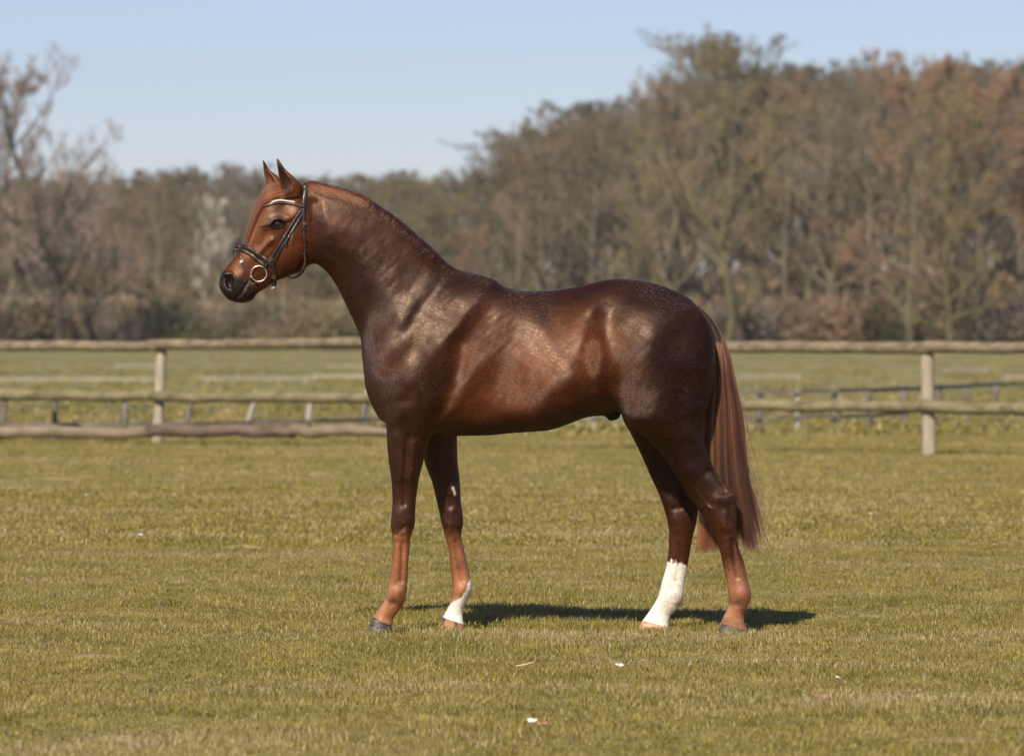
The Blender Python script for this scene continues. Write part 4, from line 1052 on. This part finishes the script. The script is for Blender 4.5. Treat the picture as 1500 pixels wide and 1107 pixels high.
# mane: roots along the crest, falling over to the far side
crest = catmull([(447, 274), (470, 274), (500, 281), (535, 294), (570, 316), (600, 340), (630, 366), (657, 391), (690, 405), (716, 413)], 8)
below = catmull([(452, 386), (466, 388), (482, 402), (496, 424), (508, 450), (520, 475), (531, 500), (545, 520), (600, 560), (640, 590)], 8)
S, LK = [], []
n_c = len(crest)
for i in range(5200):
    t = RNG.random() ** .93; LK.append(RNG.uniform(.25, .75) + (.1 if t < .35 else -.35 if t < .8 else .1)); f = t * (n_c - 1); i0 = min(int(f), n_c - 2); fr = f - i0
    a = crest[i0] * (1 - fr) + crest[i0 + 1] * fr; b = below[i0] * (1 - fr) + below[i0 + 1] * fr
    c = P(*(a * .72 + b * .28), 0); up = P(*a, 0) - c; up /= np.linalg.norm(up)
    tg = P(*crest[min(i0 + 1, n_c - 1)], 0) - P(*crest[max(i0 - 1, 0)], 0); tg /= np.linalg.norm(tg) + 1e-9
    side_root = RNG.normal(-.10, .16)
    hgt = float(np.interp(t, (0, .25, .5, .75, .9, 1), (.020, .022, .030, .026, .014, .010))) * RNG.uniform(.3, 1.15) * (1.2 if t < .35 else .8)
    ln = RNG.uniform(.5, 1.25) * (1.15 if t < .8 else .7)
    drift = RNG.normal(.03, .02)
    near = t < .28 and RNG.random() < .22
    pts = []
    for j in range(9):
        s = j / 8
        phi = side_root + (ln * s ** 1.2 if not near else -.55 * s ** 1.1)
        d = up * math.cos(phi) + np.array([0, 1, 0]) * math.sin(phi)
        p, _ = ring_hit(c, d, 0)
        off = .002 + hgt * math.sin(min(1, s * 1.9) * math.pi / 2) * (1 - .45 * s) if not near else .003 + .006 * math.sin(s * 3)
        pts.append(p + d * off + tg * (drift * s ** 1.2 * (2.2 if near else 1)) )
    S.append(pts)
for k_ in range(260):                    # loose lock lying on the withers
    LK.append(.9); t = RNG.random(); sx = 676 + RNG.uniform(0, 26); pts = []
    for j in range(9):
        s = j / 8
        x = sx + s * 24; yv = RNG.normal(0, .0)
        a = np.array([x, 402 + (x - 676) * .27]); c = P(a[0] - 4, a[1] + 45, 0)
        d = np.array([0, -.05 - .35 * t * s, 1.0]); p, _ = ring_hit(c, d, .003 + .006 * math.sin(s * 3.1) * t)
        pts.append(p)
    S.append(pts)
mane = hair("mane", S, .0010, M_MANE, horse, lock=LK)
# forelock over the forehead
S, LK = [], []
axf = catmull([(436, 266), (420, 268), (405, 274), (393, 282), (383, 297), (374, 318), (367, 336), (360, 353)], 6)
axb = catmull([(442, 380), (440, 380), (436, 380), (430, 384), (420, 392), (411, 400), (403, 407), (395, 412)], 6)
na = len(axf)
for i in range(1500):
    t0 = RNG.uniform(.02, .22); t1 = RNG.uniform(.5, 1.04); ph0 = RNG.normal(-.05, .2); ph1 = np.clip(ph0 * 2.0 + RNG.normal(-.08, .2), -.72, .9)
    LK.append(.55 + .45 * math.sin(ph1 * 17)); ph1 += .05 * math.sin(ph1 * 30)
    lift = abs(RNG.normal(.006, .006)); pts = []
    for j in range(11):
        s = j / 10; f = (t0 + (t1 - t0) * s) * (na - 1); i0 = min(int(f), na - 2); fr = f - i0
        a = axf[i0] * (1 - fr) + axf[i0 + 1] * fr; b = axb[i0] * (1 - fr) + axb[i0 + 1] * fr
        c = P(*(a * .6 + b * .4), 0); up = P(*a, 0) - c; up /= np.linalg.norm(up)
        phi = ph0 * (1 - s) + ph1 * s * (1 - .2 * s)
        d = up * math.cos(phi) + np.array([0, 1, 0]) * math.sin(phi)
        p, _ = ring_hit(c, d, .004 + lift * math.sin(.4 + s * 2.4))
        pts.append(p)
    S.append(pts)
hair("forelock", S, .0010, M_MANE, horse, lock=LK)
# whiskers, ear fringe and short feather behind the fetlocks
S = []
for i in range(260):
    (x, y) = [(594, 872), (690, 867), (1099, 875), (999, 880)][i % 4]; yc = (-.15, .15, -.15, .15)[i % 4]
    p = P(x - RNG.uniform(0, 4), y + RNG.uniform(-5, 7), yc + RNG.normal(0, .012)); ln = RNG.uniform(.01, .022)
    S.append([p + np.array([.35 * ln * s, 0, -ln * s]) for s in np.linspace(0, 1, 5)])
hair("fetlock_hair", S, .0006, M_MANE, horse)
# ================================================================== BRIDLE
M_LEATHER = simple_mat("dark_leather", (.018, .011, .010), (.035, .02, .017), rough=.38, scale=30, bump=.2, bscale=90, coat=.25)
M_LEATHER2 = simple_mat("brown_leather", (.06, .026, .022), (.09, .04, .033), rough=.42, scale=30, bump=.2, bscale=90, coat=.2)
M_STEEL = simple_mat("polished_steel", (.62, .60, .57), rough=.36, metal=1)
M_BRASS = simple_mat("brass", (.75, .5, .25), rough=.3, metal=1)
bb = P(380, 405, 0)
bridle = empty("bridle", tuple(bb), label="dark brown leather bridle with crystal browband on the chestnut horse's head", cat="bridle")
def strip(pts, nrm, W, T, mat, name, mirror=False, closed=False, label=None, edge=0):
    p = np.array(pts, float); n = np.array(nrm, float)
    for _ in range(2):
        n[1:-1] = (n[:-2] + n[1:-1] + n[2:]) / 3; n /= np.linalg.norm(n, axis=1)[:, None]
    t = np.gradient(p, axis=0); t /= np.linalg.norm(t, axis=1)[:, None] + 1e-9
    w = np.cross(t, n); w /= np.linalg.norm(w, axis=1)[:, None] + 1e-9; n = np.cross(w, t)
    prof = [(-1, -.5), (-1, .25), (-.82, .5), (-.3, .72), (.3, .72), (.82, .5), (1, .25), (1, -.5)]
    Wd = np.broadcast_to(np.asarray(W, float), (len(p),))
    V = np.array([[p[i] + w[i] * a * Wd[i] / 2 + n[i] * b * T for a, b in prof] for i in range(len(p))]).reshape(-1, 3)
    m = len(prof); F = []
    for i in range(len(p) - 1):
        for j in range(m): F.append([i * m + j, i * m + (j + 1) % m, (i + 1) * m + (j + 1) % m, (i + 1) * m + j])
    F.append(list(range(m))[::-1]); F.append(list(range((len(p) - 1) * m, len(p) * m)))
    o = mesh_np(name, V - bb, F, mat, bridle)
    if label: o["label"] = label
    if mirror:
        V2 = V * np.array([1, -1, 1]); mesh_np(name, V2 - bb, [f[::-1] for f in F], mat, bridle)
    return o
def side_path(px, off=.004, step=7, front=None, back=None):
    """straps laid on the near side of the head along pixels; front/back: pixel of the point where it crosses the midline"""
    c = catmull(px, step); P_, N_ = [], []
    for x, y in c:
        q, n = surf(x, y, off)
        if q is None: continue
        P_.append(q); N_.append(n)
    P_, N_ = np.array(P_), np.array(N_)
    for _ in range(3):
        P_[1:-1] = (P_[:-2] + 2 * P_[1:-1] + P_[2:]) / 4; N_[1:-1] = (N_[:-2] + N_[1:-1] + N_[2:])
        N_ /= np.linalg.norm(N_, axis=1)[:, None]
    return P_, N_
def bridged(px, front=None, back=None, off=.004):
    """strap from the midline in front (or on top), down the near side, to the midline behind, and mirrored to the far side"""
    A, B = side_path(px, off)
    def cap(q, end, cen):
        m = P(*q, 0); e = A[0] if end == 0 else A[-1]; out = []; no = []
        for s in np.linspace(0, 1, 6)[1:]:
            a = s * math.pi / 2
            pt = np.array([m[0] + (e[0] - m[0]) * (1 - math.sin(a)), e[1] * math.cos(a), m[2] + (e[2] - m[2]) * (1 - math.sin(a))])
            nn = (pt - cen); nn /= np.linalg.norm(nn); out.append(pt); no.append(nn)
        return out, no
    cen = np.array([A[:, 0].mean(), 0, A[:, 2].mean()])
    pts, nr = list(A), list(B)
    if front is not None:
        o, n = cap(front, 0, cen); pts = o[::-1] + pts; nr = n[::-1] + nr
    if back is not None:
        o, n = cap(back, 1, cen); pts = pts + o; nr = nr + n
    pts, nr = np.array(pts), np.array(nr); M = np.array([1, -1, 1])
    if front is not None: pts = np.vstack([(pts * M)[::-1][:-1], pts]); nr = np.vstack([(nr * M)[::-1][:-1], nr])
    elif back is not None: pts = np.vstack([pts, (pts * M)[::-1][1:]]); nr = np.vstack([nr, (nr * M)[::-1][1:]])
    return pts, nr
p, n = bridged([(447.5, 276), (447, 285), (446, 294), (445, 305)], front=(447.5, 268.5)); strip(p, n, .021, .005, M_LEATHER, "headpiece")
p, n = bridged([(385, 303), (391, 301), (398, 299), (406, 297.2), (413, 296.8), (420, 297.2), (428, 298.6), (436, 300.6), (445, 303)], front=(379.5, 304)); strip(p, n, .0125, .005, M_LEATHER2, "browband", label="reddish brown browband")
gm = MB()
gp, gn = side_path([(399, 297.5), (404, 295.4), (411, 294.2), (418, 294.2), (425, 295.2), (431, 296.8)], .010, 5)
cum = np.concatenate([[0], np.cumsum(np.linalg.norm(np.diff(gp, axis=0), axis=1))])
for s in np.linspace(0, cum[-1], 17):
    c = np.array([np.interp(s, cum, gp[:, k]) for k in range(3)])
    bm = bmesh.new(); bmesh.ops.create_icosphere(bm, subdivisions=1, radius=.0046)
    gm.add(np.array([v.co[:] for v in bm.verts]) + c - bb, [[v.index for v in f.verts] for f in bm.faces]); bm.free()
M_GEM = simple_mat("crystal", (.88, .84, .78), rough=.15, metal=.25)
gm.build("crystal_row", M_GEM, bridle, smooth=False)["label"] = "row of sparkling clear stones on the browband"
p, n = side_path([(441.5, 307), (433, 320), (421, 340), (409, 359), (398, 377), (388.5, 391)], .006); strip(p, n, .0135, .0045, M_LEATHER, "cheekpiece", mirror=True)
p, n = side_path([(445, 309), (438, 322), (426, 342), (414, 361), (404, 377), (399, 388)], .004); strip(p, n, .0125, .004, M_LEATHER, "noseband_strap", mirror=True)
p, n = side_path([(424, 346), (420.5, 354), (419.5, 361.5)], .011); strip(p, n, np.linspace(.011, .006, len(p)), .003, M_LEATHER, "strap_end")
p, n = bridged([(349, 360.5), (356, 361), (364.5, 363.5), (373, 368.5), (382, 374.5), (390, 380.5), (396, 386), (400, 394), (401.5, 403), (402, 410)], front=(345.5, 361), back=(401.5, 422), off=.005); strip(p, n, .0175, .0065, M_LEATHER, "noseband", label="padded upper band of the noseband")
p, n = bridged([(348, 366.5), (355, 367), (362, 370), (370, 375.2), (378, 381), (385, 387), (390, 393)], front=(343.5, 366), off=.005); strip(p, n, .0135, .006, M_LEATHER, "noseband_lower_band")
p, n = bridged([(347, 369), (351, 374), (354, 382), (357, 391), (360.5, 401), (364, 410), (368, 420)], front=(343, 368), back=(371, 431), off=.004); strip(p, n, .0095, .004, M_LEATHER, "flash_strap")
p, n = side_path([(445, 305), (444.5, 318), (444.5, 332), (445, 346), (446, 360), (446.5, 371)], .006); strip(p, n, .0125, .0045, M_LEATHER, "throatlatch_strap", mirror=True)
# loose throatlatch loop under the jaw
a = np.array([P(446.5, 371, 0)[0], p[-1][1], P(446.5, 371, 0)[2]])
lp = [a] + [P(x, y, yy) for x, y, yy in ((447, 381, -.072), (445, 391, -.070), (440.5, 399.5, -.064), (434, 405.5, -.05), (427, 407, -.025), (423, 406, 0))]
lp = catmull(lp, 5); full = np.vstack([lp, (lp * np.array([1, -1, 1]))[::-1][1:]])
cen = P(440, 380, 0); nn = full - cen; nn /= np.linalg.norm(nn, axis=1)[:, None]
strip(full, nn, .010, .0045, M_LEATHER, "throatlatch_loop")
# bit: loose rings, mouthpiece, brass ends
rp, rn = surf(379.5, 400, .014)
def torus(c, R, r, ax_x=0.0, m=40, k=10):
    V, F = [], []
    for i in range(m):
        a = 6.283185 * i / m
        for j in range(k):
            b = 6.283185 * j / k
            V.append((c[0] + (R + r * math.cos(b)) * math.cos(a), c[1] + r * math.sin(b) + ax_x * math.cos(a) * R, c[2] + (R + r * math.cos(b)) * math.sin(a)))
    for i in range(m):
        for j in range(k): F.append([i * k + j, ((i + 1) % m) * k + j, ((i + 1) % m) * k + (j + 1) % k, i * k + (j + 1) % k])
    return np.array(V), F
for s in (-1, 1):
    V, F = torus((rp[0], s * abs(rp[1]), rp[2]), .0365, .0029, -s * .12 * 0)
    mesh_np("bit_ring", V - bb, F, M_STEEL, bridle)
    q = P(369.2, 405.8, 0); y = s * abs(rp[1])
    bm = bmesh.new(); bmesh.ops.create_uvsphere(bm, u_segments=14, v_segments=10, radius=.0068)
    mesh_np("bit_end", np.array([v.co[:] for v in bm.verts]) * np.array([1, 1.3, 1]) + np.array([q[0], y, q[2]]) - bb, [[v.index for v in f.verts] for f in bm.faces], M_BRASS, bridle); bm.free()
q = P(369.2, 405.8, 0)
V, F = tube([(q[0], -abs(rp[1]), q[2]), (q[0] + .008, 0, q[2] + .003), (q[0], abs(rp[1]), q[2])], .0055, 10); mesh_np("bit_mouthpiece", V - bb, F, M_STEEL, bridle)
def buckle(px, py, ang, w=.016, h=.012, off=.010, mat=None):
    c, n = surf(px, py, off)
    if c is None: return
    t = np.array([math.cos(ang), 0, math.sin(ang)]); t -= n * (t @ n); t /= np.linalg.norm(t); u = np.cross(n, t); mb = MB()
    R = np.stack([t, n, u], 1)
    for (dx, dz, lx, lz) in ((0, w / 2, h, .0026), (0, -w / 2, h, .0026), (h / 2, 0, .0026, w + .0026), (-h / 2, 0, .0026, w + .0026)):
        mb.box(c + t * dx + u * dz - bb, (lx, .0028, lz), R)
    mb.build("buckle", mat or M_STEEL, bridle, smooth=False)
buckle(441, 309, -1.0); buckle(397, 379.5, -.9, .017, .010); buckle(354.5, 383.5, -1.2, .011, .008); buckle(365, 412, -1.2, .013, .010)
buckle(444.5, 328, -1.57, .013, .007, .011); buckle(400.5, 404, -.6, .013, .014, .012); buckle(444.8, 336, -1.57, .013, .004, .011, M_LEATHER); buckle(445.5, 351, -1.57, .013, .004, .011, M_LEATHER)
k1, _ = surf(349, 367, .008)
V, F = tube([P(347, 365, -.02), P(342.5, 366.5, -.012), P(339, 369.5, -.004)], [.0035, .003, .0018], 6); mesh_np("flash_loop_end", V - bb, F, M_LEATHER, bridle)
V, F = tube([P(345, 368, -.02), P(342, 371, -.014), P(341.5, 374, -.010)], [.003, .0028, .0015], 6); mesh_np("flash_loop_end", V - bb, F, M_LEATHER, bridle)
e = P(400.5, 421.5, 0); y = -.03
MB().box(e + np.array([0, y, 0]) - bb, (.018, .006, .008), Matrix.Rotation(-.5, 3, 'Y')).build("buckle", M_STEEL, bridle, smooth=False)

# ================================================================== SMALL THINGS ON THE TURF
M_PETAL = simple_mat("white_petal", (.82, .80, .80), rough=.6)
M_STICK = simple_mat("peeled_stick", (.60, .42, .30), (.68, .52, .38), rough=.8, scale=20)
M_LEAF = simple_mat("dry_leaf", (.30, .15, .09), (.40, .22, .13), rough=.85, scale=20)
M_SOIL = simple_mat("bare_soil", (.25, .18, .10), (.33, .25, .14), rough=.95, scale=6, bump=1., bscale=30)
def curl(px, py, L_, W_, mat, name, label, cat, lift=.03, group=None, rz=0., bend=.4):
    g = G(px, py + lift * 440 * 26.7 / 26.7 * .6); V, F = [], []
    for i in range(7):
        for j in range(5):
            u, v = i / 6 - .5, j / 4 - .5
            w = W_ * math.cos(u * 2.6) ** .7 if abs(u) < .5 else W_ * .3
            V.append((u * L_, v * w, lift + bend * (u * u * L_ * 1.2 + v * v * W_ * 1.6) + .003 * math.sin(i * 2 + j)))
    for i in range(6):
        for j in range(4): F.append([i * 5 + j, (i + 1) * 5 + j, (i + 1) * 5 + j + 1, i * 5 + j + 1])
    o = mesh_np(name, V, F, mat); o.location = g; o.rotation_euler = (0.25, .1, rz)
    md = o.modifiers.new("thick", 'SOLIDIFY'); md.thickness = .0015
    tag(o, label=label, cat=cat, group=group); return o
curl(905, 977, .034, .03, M_PETAL, "white_petal", "white petal on the grass below the white-socked hind hoof", "petal", group="white petals on the turf", rz=.5)
curl(779, 1060, .036, .034, M_PETAL, "white_petal", "larger white petal at the bottom centre of the turf", "petal", group="white petals on the turf", rz=-.4)
curl(791, 1063, .05, .03, M_LEAF, "dry_leaf", "brown leaf touching the larger white petal", "leaf", .02, "dry leaves on the turf")
curl(1200, 1023, .07, .05, M_LEAF, "dry_leaf", "reddish brown leaf on the turf below the hind hooves", "leaf", .012, "dry leaves on the turf", .2)
curl(1224, 995, .03, .02, M_PETAL, "white_petal", "tiny pale petal right of the near hind hoof", "petal", .03, "white petals on the turf", 1.2)
curl(124, 721, .03, .025, M_PETAL, "white_petal", "white speck of a petal in the left middle turf", "petal", .04, "white petals on the turf", 1.2)
curl(1273, 749, .03, .02, M_PETAL, "white_petal", "white petal far back on the turf under the upright post", "petal", .04, "white petals on the turf", .2)
curl(203, 781, .035, .025, M_PETAL, "white_petal", "white petal in the straw streak at the left", "petal", .04, "white petals on the turf", .7)
g = G(769, 985); V, F = tube([(g[0] - .04, g[1], .028), (g[0], g[1] + .005, .034), (g[0] + .042, g[1] + .01, .046)], [.0022, .0032, .0022], 7)
o = mesh_np("stick", V - g, F, M_STICK); o.location = g; tag(o, label="short peeled pinkish stick lying on the grass between the legs", cat="stick")
def mound(px, py, R, H, name, label, group):
    H *= .42; g = G(px, py); r = np.random.default_rng(int(px)); V, F = [(0, 0, H)], []
    m = 22
    for i in range(1, 8):
        for j in range(m):
            a = 6.283 * j / m; q = R * i / 7 * (1 + .18 * math.sin(a * 3 + px) + r.normal(0, .04)); z = H * (1 - (i / 7) ** 2) * (1 + r.normal(0, .16)) - (.012 if i == 7 else 0)
            V.append((q * math.cos(a) * 1.5, q * math.sin(a), z))
    for j in range(m): F.append([0, 1 + j, 1 + (j + 1) % m])
    for i in range(6):
        for j in range(m): F.append([1 + i * m + j, 1 + (i + 1) * m + j, 1 + (i + 1) * m + (j + 1) % m, 1 + i * m + (j + 1) % m])
    o = mesh_np(name, V, F, M_SOIL); o.location = g; tag(o, label=label, cat="molehill", group=group)
for px, py, R, H, lb in ((38, 673, .18, .055, "pale crumbly soil heap near the left end of the logs"), (80, 702, .22, .035, "flat sandy soil patch at the left below the first heap"), (354, 802, .09, .05, "small soil heap in the straw streak left of the forelegs"),
                         (180, 1082, .13, .03, "brown bare soil patch at the bottom left corner"), (1400, 1085, .12, .028, "brown bare soil patch at the bottom right corner"), (148, 962, .10, .026, "low brown soil patch in the left foreground")):
    mound(px, py, R, H, "molehill", lb, "bare soil heaps in the turf")
